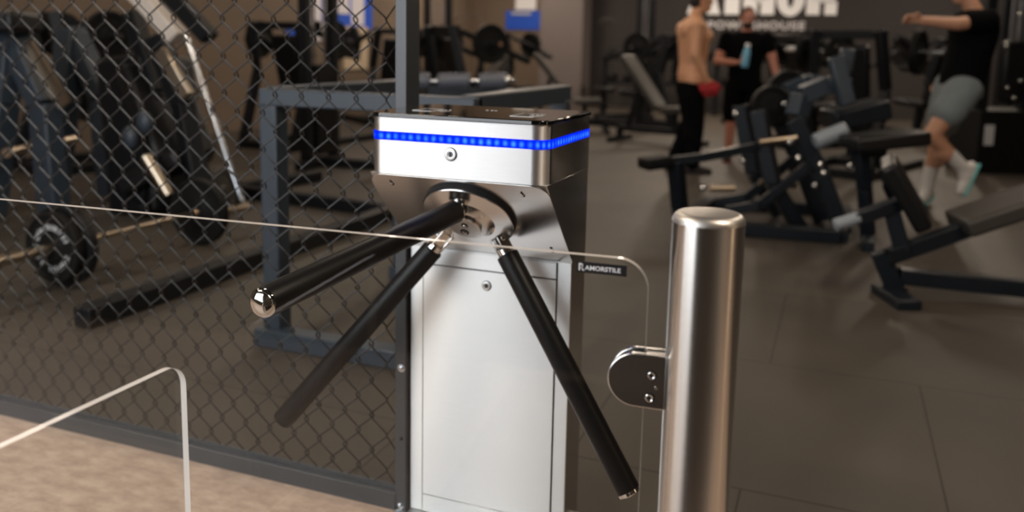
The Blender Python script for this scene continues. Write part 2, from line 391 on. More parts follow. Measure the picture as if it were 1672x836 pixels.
# side faces: same steel, with their shade put into the colour
# front face: recess gaps, fascia and door
XI, XO = 0.0335, 0.3695
ZS = 0.639; ZL = 0.055
bm = B(); bx(bm, (XI, YL - 0.0006, 0.012), (XO, YL + 0.01, ZPB - 0.008))
obj('panel_gap', bm, M_HOLE, T, smooth=False)
obj('service_door', bx(B(), (XI + 0.0025, YL - 0.003, ZL + 0.0012), (XO - 0.003, YL + 0.005, ZS - 0.0018)), M_STEEL, T, bevel=0.0008)
obj('upper_fascia', bx(B(), (XI + 0.0025, YL - 0.003, ZS + 0.0012), (XO - 0.003, YL + 0.005, ZPB - 0.008)), M_STEEL, T, bevel=0.0008)
obj('kick_plate', bx(B(), (XI + 0.0025, YL - 0.003, 0.010), (XO - 0.003, YL + 0.005, ZL - 0.0002)), M_STEEL, T, bevel=0.0008)
obj('base_plate', prism(B(), [V(p + (0,)) for p in ((-0.03, 0.11), (W_ + 0.03, 0.11), (W_ + 0.03, D_ + 0.04), (0.0, D_ + 0.04), (0.0, YL - 0.015), (-0.03, YL - 0.015))], (0, 0, 0.008)), M_STEEL, T, bevel=0.001)
# sloping plate (sheet with rounded top corners)
nrm = V((0, -0.7144, -0.69975)).normalized(); dn = V((0, YL, ZPB - ZHB)).normalized()
def pl(x, s, off=0.0): return V((x, 0.0, ZHB)) + dn * s + nrm * off
Ls = (V((0, YL, ZPB)) - V((0, 0, ZHB))).length
def arc(cx, cs, r, a0, a1, n=10): return [(cx + r * math.cos(a0 + (a1 - a0) * k / n), cs + r * math.sin(a0 + (a1 - a0) * k / n)) for k in range(n + 1)]
R1 = 0.036; a_, b_ = -0.0025, W_ + 0.0025
out = arc(a_ + R1, R1 - 0.001, R1, PI, 1.5 * PI) + arc(b_ - R1, R1 - 0.001, R1, 1.5 * PI, 2 * PI) + [(b_, Ls + 0.003), (a_, Ls + 0.003)]
bm = B(); prism(bm, [pl(x, s, 0.001) for x, s in out], nrm * 0.003)
plate = obj('sloping_plate', bm, M_PLATE, T, bevel=0.0007)
def screw_drop(x, s):
    bm = B()
    pts = [(0.0055 * math.cos(a), 0.0055 * math.sin(a)) for a in [PI * 0.0 + PI * k / 8 for k in range(9)]]
    poly = [pl(x + u, s + v, 0.0042) for u, v in pts] + [pl(x - 0.001, s - 0.013, 0.0042), pl(x + 0.001, s - 0.013, 0.0042)]
    prism(bm, poly, nrm * 0.0004); h = obj('keyhole_slot', bm, M_HOLE, plate, smooth=False)
    bm = B(); lathe(bm, pl(x - 0.001, s - 0.001, 0.0044), nrm, [(0, 0.0042), (0.002, 0.0036), (0.003, 0)], 14); obj('slot_screw', bm, M_CHROME, plate)
screw_drop(0.047, 0.030); screw_drop(0.345, 0.032)
bm = B()
for x, s in ((0.365, 0.222), (0.366, 0.236)): lathe(bm, pl(x, s, 0.0042), nrm, [(0, 0.0038), (0.0006, 0.0036), (0.0006, 0)], 12)
obj('plate_rivet', bm, M_HOLE, plate)
# hub
HC = V((0.2, 0, 0)); hs = 0.1175
def hp(u, s, off): return pl(0.203 + u, hs + s, off)
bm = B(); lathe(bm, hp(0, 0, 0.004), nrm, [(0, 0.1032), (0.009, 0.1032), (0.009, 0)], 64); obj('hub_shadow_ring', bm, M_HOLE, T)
bm = B(); lathe(bm, hp(0, 0, 0.010), nrm, [(0, 0.101), (0.006, 0.1015), (0.0075, 0.1005), (0.013, 0.062), (0.024, 0.050), (0.026, 0.046), (0.026, 0)], 72)
hub = obj('hub_disc', bm, M_PLATE, T, angle=0.35)
bm = B(); lathe(bm, hp(0, 0, 0.037), nrm, [(0, 0.036), (0.005, 0.036), (0.006, 0.0345), (0.006, 0)], 48); boss = obj('hub_cap', bm, M_PLATE, hub, angle=0.35)
for (u, s, r) in ((0.004, -0.012, 0.0075), (-0.004, 0.014, 0.010)):
    bm = B(); lathe(bm, hp(u, s, 0.0432), nrm, [(0, r), (0.0005, r), (0.0005, 0)], 20); obj('hub_hole', bm, M_HOLE, hub)
    bm = B(); lathe(bm, hp(u - .001, s + r * .35, 0.0435), nrm, [(0, r * .6), (0.001, r * .5), (0.0012, 0)], 14); obj('hub_screw', bm, M_CHROME, hub)
# arms
A1, T1 = V((0.1962, 0.0146, 0.8085)), V((0.137, -0.537, 0.7615))
A2, T2 = V((0.0950, 0.1200, 0.6955)), V((-0.236, 0.000, 0.2740))
A3, T3 = V((0.2770, 0.1150, 0.7035)), V((0.5870, 0.025, 0.2650))
def hub_local(P):
    q = P - hp(0, 0, 0); return V((q.x, q.dot(dn), q.dot(nrm)))
for k, (A, Tt) in enumerate(((A1, T1), (A2, T2), (A3, T3))):
    d = (Tt - A).normalized(); L = (Tt - A).length; r = 0.0245
    a = obj('arm_sleeve', lathe(B(), A, d, [(0, 0.017), (0.0, r - .0015), (0.002, r), (L - 0.004, r), (L - 0.001, r - 0.002), (L - 0.001, 0)], 40), M_FOAM, T)
    if k == 1:
        lathe(bm := B(), A + d * (L - 0.001), d, [(0, 0.016), (0.002, 0.015), (0.003, 0)], 28)
    else:
        ex = 0.006 if k == 2 else 0.0
        lathe(bm := B(), A + d * (L - 0.001 - ex), d, [(0, r + 0.0004 * k - 0.0015), (0.005 + ex, r - 0.0012), (0.008, r - 0.003), (0.0125, r * 0.72), (0.0155, r * 0.38), (0.0165, 0)], 40)
    obj('end_cap', bm, M_CHROME, a)
    # shoulder and clevis going up into the hub
    root = A - d * 0.055
    bm = B(); lathe(bm, A - d * 0.016, d, [(0, 0.0135), (0.004, 0.019), (0.0175, 0.019)], 32); obj('arm_collar', bm, M_CHROME, a)
    bm = B(); _, sx_, sy_ = frame_of(d, nrm)
    for s in (-1, 1): beam(bm, A - d * 0.050 + sx_ * (0.0135 * s), A - d * 0.008 + sx_ * (0.0135 * s), 0.006, 0.026, nrm)
    cyl(bm, A - d * 0.034 - sx_ * 0.019, A - d * 0.034 + sx_ * 0.019, 0.006, seg=20)
    beam(bm, A - d * 0.056, A - d * 0.012, 0.020, 0.018, nrm)
    obj('clevis', bm, M_CHROME, a, bevel=0.0015)
    # socket block on the disc
    foot = A - d * 0.052; lq = hub_local(foot)
    base = hp(lq.x, lq.y, 0.015)
    up0 = (d - nrm * d.dot(nrm)).normalized()
    bm = B(); beam(bm, base - up0 * .004, foot + nrm * 0.010 - up0 * .004, 0.052, 0.050, up0); obj('arm_socket', bm, M_PLATE, hub, bevel=0.006, bseg=3)
# LED strip
e = 0.0012
bm = B(); prism(bm, [p + V((0, 0, 0.9522)) for p in round_xy(-e, -e, W_ + e, D_ - 0.004, RC + e, 12)], (0, 0, 0.0183))
obj('led_strip', bm, M_LED, T, angle=0.5)['label'] = 'glowing blue light band'
# fix strip object coordinates: strip mesh keeps world-like coordinates for the diode pattern
# top glass
bm = B(); prism(bm, [p + V((0, 0, 1.0)) for p in round_xy(-0.003, -0.003, W_ + 0.003, D_ + 0.002, RC + 0.003, 10)], (0, 0, 0.0095))
top = obj('top_glass', bm, M_BLACKGLASS, T, bevel=0.0018, angle=0.5)
zt = 1.0098
def stroke(pts, r=0.0009):
    bm = B(); tube(bm, [V((x, y, zt)) for x, y in pts], r, 6); return bm
# pictograms: card with waves (left), small logo dots (middle), pass card symbol (right)
bm = B()
def rrect(bm, x0, y0, x1, y1, r=0.0009):
    tube(bm, [V((x, y, zt)) for x, y in ((x0, y0), (x1, y0), (x1, y1), (x0, y1), (x0, y0))], r, 6)
rrect(bm, 0.295, 0.068, 0.345, 0.150)
for k in range(3): tube(bm, [V((0.318 + (0.014 + k * .010) * math.cos(a), 0.108 + (0.014 + k * .010) * math.sin(a), zt)) for a in [-0.8 + 1.6 * j / 6 for j in range(7)]], 0.0009, 6)
obj('card_reader_symbol', bm, M_WHITEMARK, top)
bm = B(); rrect(bm, 0.060, 0.085, 0.105, 0.150)
for k in range(3): tube(bm, [V((0.10 + (0.014 + k * .010) * math.cos(a), 0.118 + (0.014 + k * .010) * math.sin(a), zt)) for a in [-0.8 + 1.6 * j / 6 for j in range(7)]], 0.0009, 6)
obj('card_reader_symbol', bm, M_WHITEMARK, top)
bm = B()
for x in (0.195, 0.207, 0.216): lathe(bm, (x, 0.185, zt - .0003), (0, 0, 1), [(0, 0.0035), (0.0006, 0.003), (0.0006, 0)], 12)
obj('status_dots', bm, M_WHITEMARK, top)
# side mark
bm = B(); bx(bm, (W_ - 0.001, 0.245, 0.9892), (W_ + 0.0008, 0.280, 0.9918)); obj('side_mark', bm, M_SILVER, T, smooth=False)  # small pale metal bar high on the side face
def lock(x, y, z, r, dirn=(0, -1, 0)):
    p = V((x, y, z)); d = V(dirn)
    bm = B(); lathe(bm, p, d, [(0, r * 1.12), (0.0015, r * 1.12), (0.0015, 0)], 28); k = obj('key_lock', bm, M_HOLE, T)
    bm = B(); lathe(bm, p + d * 0.0015, d, [(0, r), (0.0018, r), (0.0022, r * .92), (0.0022, r * .62), (0.0004, r * .60), (0.0004, 0)], 28); obj('lock_ring', bm, mat('lock_nickel', (.75, .75, .75), .42, 1.0), k)
    bm = B(); lathe(bm, p + d * 0.0022, d, [(-0.001, r * .5), (0.0002, r * .48), (0.0002, 0)], 24); obj('lock_core', bm, mat('lock_brass', (.12, .12, .12), .35, 1.0), k)
    bm = B(); beam(bm, p + d * 0.0028 + V((0, 0, r * .36)), p + d * 0.0028 - V((0, 0, r * .36)), 0.0024, 0.0010, d); obj('key_slot', bm, M_HOLE, k)
lock(0.1935, 0, 0.9309, 0.0125); lock(0.1992, YL - 0.003, 0.6046, 0.0105)

# ------------------------------------------------------------------ chain link fence
YP, PW, PD = 0.1773, 0.0338, 0.0655
FXL = -2.6
Fn = thing('chain_link_fence', 'black chain link fence in a charcoal steel frame left of the turnstile', 'fence', (-1.2, YP, 0))
obj('corner_post', bx(B(), (-PW, YP, 0), (-0.0045, YP + PD, 2.6)), M_FRAME, Fn, bevel=0.0015)
obj('bottom_rail', bx(B(), (FXL, YP, 0), (-PW, YP + 0.045, 0.045)), M_FRAME, Fn, bevel=0.0015)
obj('end_post', bx(B(), (FXL - 0.04, YP, 0), (FXL, YP + PD, 2.6)), M_FRAME, Fn, bevel=0.0015)
obj('top_rail', bx(B(), (FXL, YP, 2.555), (-PW, YP + 0.045, 2.6)), M_FRAME, Fn, bevel=0.0015)
def bolt(p, r, parent, d=(0, -1, 0), m=M_SILVER):
    bm = B(); lathe(bm, p, d, [(0, r * 1.3), (0.001, r * 1.3), (0.001, r), (0.004, r * .9), (0.0055, r * .55), (0.006, 0)], 20); return obj('bolt', bm, m, parent)
bolt((-0.0165, YP, 0.375), 0.0075, Fn); bolt((-0.0195, YP, 0.0165), 0.0065, Fn); bolt((-0.0165, YP, 0.194), 0.0035, Fn, m=M_HOLE)
# woven wires: columns of zig-zag wires hooked into each other
bm = B()
CW, CH = 0.078, 0.0933          # diamond width, height
yw = YP + 0.024; z0 = 1.2165
k = 0; x = -0.114
cols = int((2.5 - 0.03) / (CW / 2))
for c_ in range(cols):
    xa = -0.075 - c_ * CW / 2 + 0.0      # knots of this hinge line (x)
    xb = xa - CW / 2
    if xb < FXL: break
    # wire zigzags between hinge line xa and xb
    par = c_ % 2
    pts = []
    n = 56
    for j in range(n):
        z = z0 + 1.39 - j * CH / 2 - (0 if par == 0 else 0)
        if z < 0.04: break
        tw = 0.0028
        onA = (j + par) % 2 == 0
        xx = xa + tw * 0.9 if onA else xb - tw * 0.9
        yy = yw + (0.0025 if onA else -0.0025)
        # little hook: vertical bend at each knot
        pts += [V((xx, yy - 0.002, z + 0.005)), V((xx + (0.0012 if onA else -0.0012), yy, z)), V((xx, yy + 0.002, z - 0.005))]
    tube(bm, pts, 0.0021, 6)
# half column against the post
pts = []
for j in range(56):
    z = z0 + 1.39 - j * CH / 2
    if z < 0.04: break
    on = j % 2 == 1
    pts.append(V((-0.036 if on else -0.0722, yw, z)))
tube(bm, pts, 0.0021, 6)
obj('chain_link_mesh', bm, M_WIRE, Fn)
bm = B(); bx(bm, (FXL, YP + 0.018, 0.045), (-PW, YP + 0.024, 0.056)); obj('mesh_clamp_bar', bm, M_FRAME, Fn, smooth=False)

# ------------------------------------------------------------------ bollard, glass, clamp
K = 1.075
def kk(x, y, z=0.0): return CAM + (V((x, y, z)) - CAM) * K
BC = kk(0.8015, -0.6180); BC.z = 0; BR = 0.0402 * K
bm = B(); zt_ = kk(0, 0, 0.9760).z
lathe(bm, BC, (0, 0, 1), [(0.0, BR), (zt_ - 0.0125, BR), (zt_ - 0.0125, 0)], 72)
bmc = B(); lathe(bmc, BC, (0, 0, 1), [(zt_ - 0.0125 + 0.0115 * math.sin(a), BR - 0.0115 + 0.0115 * math.cos(a)) for a in [PI / 2 * k / 9 for k in range(10)]] + [(zt_ - 0.0006, BR - 0.016), (zt_ + 0.0004, BR - 0.026), (zt_ + 0.0008, 0)], 72)
Bo = thing('steel_bollard', 'round brushed steel bollard with flat capped top holding the glass panel', 'bollard', BC)
obj('post', bm, M_BOLL, Bo, angle=1.2); obj('top_cap', bmc, M_CAP, Bo, angle=1.2)
obj('floor_flange', lathe(B(), BC, (0, 0, 1), [(0, 0.075), (0.006, 0.075), (0.010, 0.060), (0.010, 0.041)], 48), M_BOLL, Bo)

GA = kk(-0.2142, -0.6862); GB = kk(0.6471, -0.6328); GA.z = GB.z = 0; gd = (GB - GA).normalized(); gn = V((gd.y, -gd.x, 0))
ZT = kk(0, 0, 0.915).z; GT = 0.010
def glass_panel(name, label, P, d, n, s0, s1, z0, z1, r, rounded=(False, True)):
    o = thing(name, label, 'glass panel', P + d * ((s0 + s1) / 2) + V((0, 0, z0)))
    out = [(s0, z0), (s1, z0)]
    out += [(s1 - r + r * math.cos(a), z1 - r + r * math.sin(a)) for a in [PI / 2 * k / 10 for k in range(11)]] if rounded[1] else [(s1, z1)]
    out += [(s0 + r + r * math.cos(a), z1 - r + r * math.sin(a)) for a in [PI / 2 + PI / 2 * k / 10 for k in range(11)]] if rounded[0] else [(s0, z1)]
    bm = B(); F = [bm.verts.new(P + d * s + V((0, 0, z)) + n * (GT / 2)) for s, z in out]; K = [bm.verts.new(P + d * s + V((0, 0, z)) - n * (GT / 2)) for s, z in out]
    bm.faces.new(F); bm.faces.new(K[::-1]); m_ = len(out)
    for i in range(m_):
        f = bm.faces.new((F[i], K[i], K[(i + 1) % m_], F[(i + 1) % m_])); f.material_index = 1
    g = obj('pane', bm, [M_GLASS, M_EDGE], o, smooth=False); return o, g
g_len = 0.742 - 0.0  # right end in x
s_end = (kk(0.7395, 0).x - GA.x) / gd.x
G1, pane1 = glass_panel('glass_barrier', 'long clear glass panel with black name sticker clamped to the steel bollard', GA, gd, gn, -1.35, s_end, 0.12, ZT, 0.038)
def gl(x, z, off=0.0):
    x = kk(x, 0).x; z = kk(0, 0, z).z
    s = (x - GA.x) / gd.x; return GA + gd * s + V((0, 0, z)) + gn * (GT / 2 + off)
# sticker
xl, xr, zl, zh = 0.6572, 0.7150, 0.8945, 0.9075
bm = B(); prism(bm, [gl(xl, zl), gl(xr, zl), gl(xr, zh), gl(xl, zh)], gn * 0.0004)
stk = obj('sticker', bm, M_STICKER, pane1, smooth=False)
# stylised first letter: tall outlined R with a foot, then the word
lo = gl(xl + 0.0062, zl + 0.0042, 0.0007)
letters('sticker_word', 'AMORSTILE', 0.0078, M_WHITE, stk, gl(xl + 0.0090, zl + 0.0038, 0.0006), gd, (0, 0, 1), depth=0.0001, bold=0.00015, fit=0.0450)
letters('sticker_initial', 'R', 0.0128, M_WHITE, stk, gl(xl + 0.0018, zl + 0.0026, 0.0006), gd, (0, 0, 1), depth=0.0001, bold=0.0003, fit=0.0072)
letters('sticker_initial_inset', 'R', 0.0075, M_STICKER, stk, gl(xl + 0.0035, zl + 0.0045, 0.0009), gd, (0, 0, 1), depth=0.0001, fit=0.0035)  # smaller black letter that leaves the printed initial outlined

# clamp: D-shaped block gripping the glass
Cl = thing('glass_clamp', 'D shaped steel glass clamp bolted to the bollard', 'clamp', gl(0.75, 0.775))
def clamp_half(off0, off1):
    x_r, zc, hh = kk(0.7655, 0).x, kk(0, 0, 0.7765).z, 0.0318 * K; xm = kk(0.7305, 0).x
    pts = [(x_r, zc - hh), (x_r, zc + hh)] + [(xm + hh * math.cos(a), zc + hh * math.sin(a)) for a in [PI / 2 + PI * k / 20 for k in range(21)]]
    s = lambda x: (x - GA.x) / gd.x
    bm = B(); prism(bm, [GA + gd * s(x) + V((0, 0, z)) + gn * off0 for x, z in pts], gn * (off1 - off0)); return bm
obj('front_jaw', clamp_half(GT / 2 + 0.001, GT / 2 + 0.011), M_PLATE, Cl, bevel=0.0018, bseg=3)
obj('rear_jaw', clamp_half(-GT / 2 - 0.001, -GT / 2 - 0.011), M_PLATE, Cl, bevel=0.0018, bseg=3)
s_ = lambda x: (x - GA.x) / gd.x
bm = B(); beam(bm, gl(0.741, 0.7765, -GT / 2), gl(0.7655, 0.7765, -GT / 2), 0.0125, 0.066); obj('clamp_core', bm, M_PLATE, Cl, smooth=False)
def sock(x, z, r, ring):
    p = gl(x, z, 0.0112)
    bm = B(); lathe(bm, p, gn, [(0, r * 1.25), (0.0004, r * 1.25), (0.0004, 0)], 24); k = obj('clamp_screw', bm, M_HOLE, Cl)
    bm = B(); lathe(bm, p + gn * 0.0004, gn, [(0, r), (0.0012, r), (0.0016, r * .8), (0.0008, r * .5), (0.0008, r * .42), (0.0002, r * .4), (0.0002, 0)], 24); obj('screw_head', bm, ring, k)
    bm = B(); lathe(bm, p + gn * 0.0012, gn, [(0, r * .38), (0.0003, r * .38), (0.0003, 0)], 6); obj('hex_socket', bm, M_HOLE, k)
sock(0.7500, 0.7855, 0.0048, M_PLATE); sock(0.7485, 0.7585, 0.0052, M_CHROME)
bm = B(); lathe(bm, gl(0.7555, 0.7705, 0.011), gn, [(0, 0.0024), (0.0008, 0.0022), (0.0008, 0)], 14); obj('grub_screw', bm, M_CHROME, Cl)

# second lower glass panel, nearer and running towards the entrance
P2 = V((-0.283, -0.316, 0))
G2, _p2 = glass_panel('glass_screen', 'lower clear glass panel at bottom left, its rounded corner in front of the fence bottom', V((0.104, -1.15, 0)), V((0, 1, 0)), V((1, 0, 0)), 0.0, 1.15 - 0.674, 0.0, 0.712, 0.034)

# ------------------------------------------------------------------ gym equipment
def plate_bm(p, axis, r=0.19, t=0.045):
    bm = B(); lathe(bm, p, axis, [(0, 0.026), (0, r * .30), (t * .12, r * .34), (t * .18, r * .74), (0, r * .80), (0, r * .97), (t * .12, r), (t * .88, r), (t, r * .97), (t, r * .80), (t * .82, r * .74), (t * .88, r * .34), (t, r * .3), (t, 0.026)], 40); return bm

# --- barbell on the floor behind the fence
bx_, bz_ = -2.40, 0.19
Bb = thing('barbell', 'barbell lying behind the fence with white lettered black plates', 'barbell', (bx_, 1.7, 0))
bm = B(); cyl(bm, (bx_, 1.33, bz_), (bx_, 2.15, bz_), 0.014); obj('bar', bm, M_BRASS, Bb)
for y0_, y1_ in ((0.86, 1.33), (2.15, 2.36)):
    bm = B(); cyl(bm, (bx_, y0_, bz_), (bx_, y1_, bz_), 0.025); obj('sleeve', bm, M_BRASS, Bb)
fp = []
for y_, r_, t_ in ((1.215, 0.165, 0.045), (1.265, 0.190, 0.05), (2.16, 0.19, 0.05)):
    bm = B(); lathe(bm, (bx_, y_, bz_), (0, 1, 0), [(0, 0.026), (0, r_ * .35), (0.006, r_ * .4), (0.006, r_ * .86), (0, r_ * .9), (0, r_ * .97), (0.006, r_), (t_ - 0.006, r_), (t_, r_ * .97), (t_, 0.026)], 56)
    fp.append(obj('weight_plate', bm, M_RUB if y_ != 1.265 else M_DARK, Bb))
bm = B()   # ring of worn white raised lettering on the front plate, unreadable
random.seed(3)
for a0, a1 in ((2.75, 1.85), (1.7, 1.35), (1.2, 0.75), (0.62, 0.42), (-0.35, -0.95), (-1.15, -1.75), (-2.3, -2.6), (-2.9, -3.2)):
    n = max(1, int(abs(a1 - a0) / 0.16))
    for k in range(n + 1):
        a = a0 + (a1 - a0) * k / max(1, n)
        ct, sn = math.cos(a), math.sin(a); R_ = 0.098 + random.uniform(-.003, .003)
        p0 = V((bx_ + ct * (R_ - .013), 1.2195, bz_ + sn * (R_ - .013))); p1 = V((bx_ + ct * (R_ + .013), 1.2195, bz_ + sn * (R_ + .013)))
        beam(bm, p0, p1, 0.009 + random.uniform(-.002, .003), 0.003, V((0, -1, 0)))
obj('raised_lettering', bm, M_WHITEMARK, fp[0], smooth=False)

# --- low steel frame behind the turnstile
Rk = thing('low_steel_frame', 'slate grey waist high steel frame standing behind the turnstile', 'frame', (-0.5, 1.4, 0))
fy, fz, fx0, fx1 = 1.05, 0.948, -1.03, -0.20
bm = B(); beam(bm, (fx0 - 0.04, fy, fz), (fx1, fy, fz), 0.07, 0.062); obj('front_top_beam', bm, M_BLUEMETAL, Rk, bevel=0.006)
bm = B(); beam(bm, (fx1 - 0.035, fy, fz), (fx1 - 0.035, fy + 1.05, fz), 0.07, 0.075); obj('side_top_beam', bm, M_BLUEMETAL, Rk, bevel=0.006)
bm = B(); beam(bm, (fx0, fy, fz), (fx0, fy + 1.05, fz), 0.07, 0.075); obj('side_top_beam', bm, M_BLUEMETAL, Rk, bevel=0.006)
for x, y in ((fx0, fy), (fx1 - .035, fy), (fx0, fy + 1.0), (fx1 - .035, fy + 1.0)):
    bm = B(); beam(bm, (x, y, 0.04), (x, y, fz - 0.03), 0.075, 0.075, V((0, 1, 0))); obj('leg', bm, M_BLUEMETAL, Rk, bevel=0.006)
bm = B(); beam(bm, (fx0 - 0.06, fy - 0.03, 0.035), (fx1 + 0.05, fy - 0.03, 0.035), 0.08, 0.07); obj('foot_beam', bm, M_BLUEMETAL, Rk, bevel=0.006)
bm = B(); beam(bm, (fx0 - 0.06, fy + 1.0, 0.035), (fx1 + 0.05, fy + 1.0, 0.035), 0.08, 0.07); obj('foot_beam', bm, M_BLUEMETAL, Rk, bevel=0.006)

# --- hack press like machine behind the fence (diagonal rails)
def P(px, py, D): return at(px, py, D)
def poly_beams(bm, pts, w_, h_=None):
    pts = [V(p) for p in pts]
    for a, b in zip(pts, pts[1:]): beam(bm, a, b, w_, h_ or w_)
    return bm
back = V((-0.35, 0.93, 0)).normalized()
Hk = thing('hack_press', 'black plate loaded press with long silver guide rod behind the fence', 'exercise machine', on_floor(330, 360))
for off, nm in ((0.0, 'upper_rail'), (0.55, 'upper_rail')):
    bm = B(); beam(bm, P(212, -25, 5.3) + back * off, P(292, 62, 5.3) + back * off, 0.14, 0.10); obj(nm, bm, M_CREAMRAIL if off == 0 else M_DARK, Hk, bevel=0.01)
bm = B(); cyl(bm, P(302, 58, 5.3), P(396, 330, 5.15), 0.018); gr = obj('guide_rod', bm, M_SILVER, Hk)
bm = B(); cyl(bm, P(372, 343, 5.05), P(408, 338, 5.15), 0.022); obj('foot_peg', bm, M_BRASS, Hk)
bm = B(); poly_beams(bm, [P(255, 60, 5.4), P(300, 170, 5.4), P(330, 330, 5.35)], 0.12); poly_beams(bm, [P(255, 60, 5.9), P(300, 170, 5.9), P(330, 320, 5.8)], 0.12)
poly_beams(bm, [P(232, 330, 5.5), P(255, 150, 5.5), P(215, 20, 5.5)], 0.10); obj('side_frame', bm, M_DARK, Hk, bevel=0.01)
bm = B(); beam(bm, P(238, 95, 5.75), P(262, 345, 5.75), 0.50, 0.42, V((1, 0, 0))); obj('black_shroud', bm, M_PAD, Hk, bevel=0.04, bseg=3)
bm = B(); beam(bm, P(262, 82, 5.25), P(306, 158, 5.25), 0.05, 0.09); obj('brushed_rail', bm, M_BRASS, Hk, bevel=0.01)
bm = B(); beam(bm, P(245, 110, 5.6), P(300, 260, 5.5), 0.45, 0.14); obj('back_pad', bm, M_PAD, Hk, bevel=0.03, bseg=3)
bm = B(); beam(bm, P(225, 300, 5.6), P(320, 250, 5.5), 0.45, 0.12); obj('seat_pad', bm, M_PAD, Hk, bevel=0.03, bseg=3)
bm = B(); cyl(bm, P(238, 255, 5.2), P(276, 318, 5.2), 0.035); obj('cross_tube', bm, M_BRASS, Hk)
for px, py in ((212, 225), (236, 200)):
    bm = B(); sph(bm, P(px, py, 5.2), 0.055, (1, .7, 1.3)); obj('grip_knob', bm, M_SILVER if px < 0 else M_BLUEMETAL, Hk)
for px, py, D, r in ((352, 318, 5.6, .19), (362, 322, 5.9, .19)):
    obj('weight_plate', plate_bm(P(px, py, D), (1, 0.25, 0), r, 0.06), M_TANPAD if D < 5.8 else M_RUB, Hk)  # near plate gets a paler colour that stands for its shine
bm = B()
a = on_floor(130, 533, 0.04); a.z = 0.045; beam(bm, (-1.83, 0.86, 0.045), (-1.80, 3.4, 0.045), 0.09, 0.085); obj('base_rail', bm, M_DARK, Hk, bevel=0.008)
bm = B(); beam(bm, (-1.80, 3.35, 0.045), (-3.6, 3.55, 0.045), 0.09, 0.085); beam(bm, (-3.3, 3.3, 0.045), (-3.1, 4.4, 0.045), 0.09, 0.085)
for px in (232, 330):
    q = P(px, 330, 5.45); beam(bm, q, V((q.x, q.y, 0.04)), 0.1, 0.1)
obj('base_cross_rail', bm, M_DARK, Hk, bevel=0.008)

# --- slate blue A-frame at the far left
Bl = thing('blue_leg_machine', 'slate blue A frame exercise machine at the far left behind the fence', 'exercise machine', on_floor(60, 340))
for off in (0.0, 0.75):
    o_ = back * off
    bm = B(); poly_beams(bm, [P(14, 45, 5.3) + o_, P(72, 170, 5.3) + o_, P(90, 352, 5.35) + o_], 0.15, 0.13); obj('front_leg', bm, M_BLUEMETAL, Bl, bevel=0.01)
    bm = B(); poly_beams(bm, [P(14, 45, 5.3) + o_, P(2, 170, 5.3) + o_, P(-20, 352, 5.35) + o_], 0.16, 0.15); obj('rear_leg', bm, M_BLUEMETAL, Bl, bevel=0.01)
bm = B(); poly_beams(bm, [P(42, 72, 5.28), P(108, 172, 5.28)], 0.03, 0.10); obj('lit_edge_strip', bm, M_BRASS, Bl)  # tan strip standing for the lit edge of the leg
bm = B(); beam(bm, P(-45, 36, 5.2), P(48, 36, 5.2), 0.35, 0.13); obj('top_pad', bm, M_PAD, Bl, bevel=0.03, bseg=3)
bm = B(); cyl(bm, P(10, 250, 5.2), P(10, 250, 5.2) + back * .8, 0.03); obj('cross_tube', bm, M_BRASS, Bl)

# --- generic plate loaded machine, built once around the origin (faces +x)
def press_machine(label, scale_h=1.0, metal=M_DARK, pad=M_PAD):
    t = thing('press_machine', label, 'exercise machine')
    h = 1.36 * scale_h
    bm = B(); beam(bm, (-0.75, -0.35, 0.04), (0.75, -0.35, 0.04), 0.08, 0.08); beam(bm, (-0.75, 0.35, 0.04), (0.75, 0.35, 0.04), 0.08, 0.08)
    beam(bm, (-0.7, -0.38, 0.04), (-0.7, 0.38, 0.04), 0.08, 0.08); beam(bm, (0.2, -0.38, 0.04), (0.2, 0.38, 0.04), 0.08, 0.08); obj('base_frame', bm, metal, t, bevel=0.008)
    for s in (-1, 1):
        bm = B(); poly_beams(bm, [(-0.7, 0.35 * s, 0.05), (-0.45, 0.35 * s, h * .6), (-0.55, 0.30 * s, h)], 0.08, 0.09); obj('upright', bm, metal, t, bevel=0.008)
        bm = B(); poly_beams(bm, [(-0.5, 0.42 * s, h * .95), (0.1, 0.50 * s, h * .78), (0.35, 0.42 * s, h * .72)], 0.06, 0.06); obj('lever_arm', bm, metal, t, bevel=0.006)
        bm = B(); cyl(bm, (0.35, 0.42 * s, h * .72), (0.37, 0.20 * s, h * .74), 0.022); obj('handle', bm, M_RUB, t)
        bm = B(); cyl(bm, (-0.2, 0.45 * s, h * .86), (-0.2, 0.75 * s, h * .86), 0.024); obj('plate_horn', bm, M_SILVER, t)
        obj('weight_plate', plate_bm((-0.2, 0.50 * s, h * .86), (0, s, 0), 0.21, 0.06), M_RUB, t)
    bm = B(); beam(bm, (-0.5, -0.34, h * .97), (-0.5, 0.34, h * .97), 0.08, 0.08); obj('cross_member', bm, metal, t, bevel=0.008)
    bm = B(); beam(bm, (-0.28, 0, 0.46), (0.22, 0, 0.50), 0.34, 0.09); obj('seat', bm, pad, t, bevel=0.025, bseg=3)
    bm = B(); beam(bm, (-0.25, 0, 0.52), (-0.42, 0, 1.22), 0.32, 0.09, V((1, 0, 0.2))); obj('backrest', bm, pad, t, bevel=0.025, bseg=3)
    bm = B(); beam(bm, (-0.05, 0, 0.05), (-0.1, 0, 0.44), 0.09, 0.09, V((1, 0, 0))); obj('seat_post', bm, metal, t, bevel=0.006)
    return t
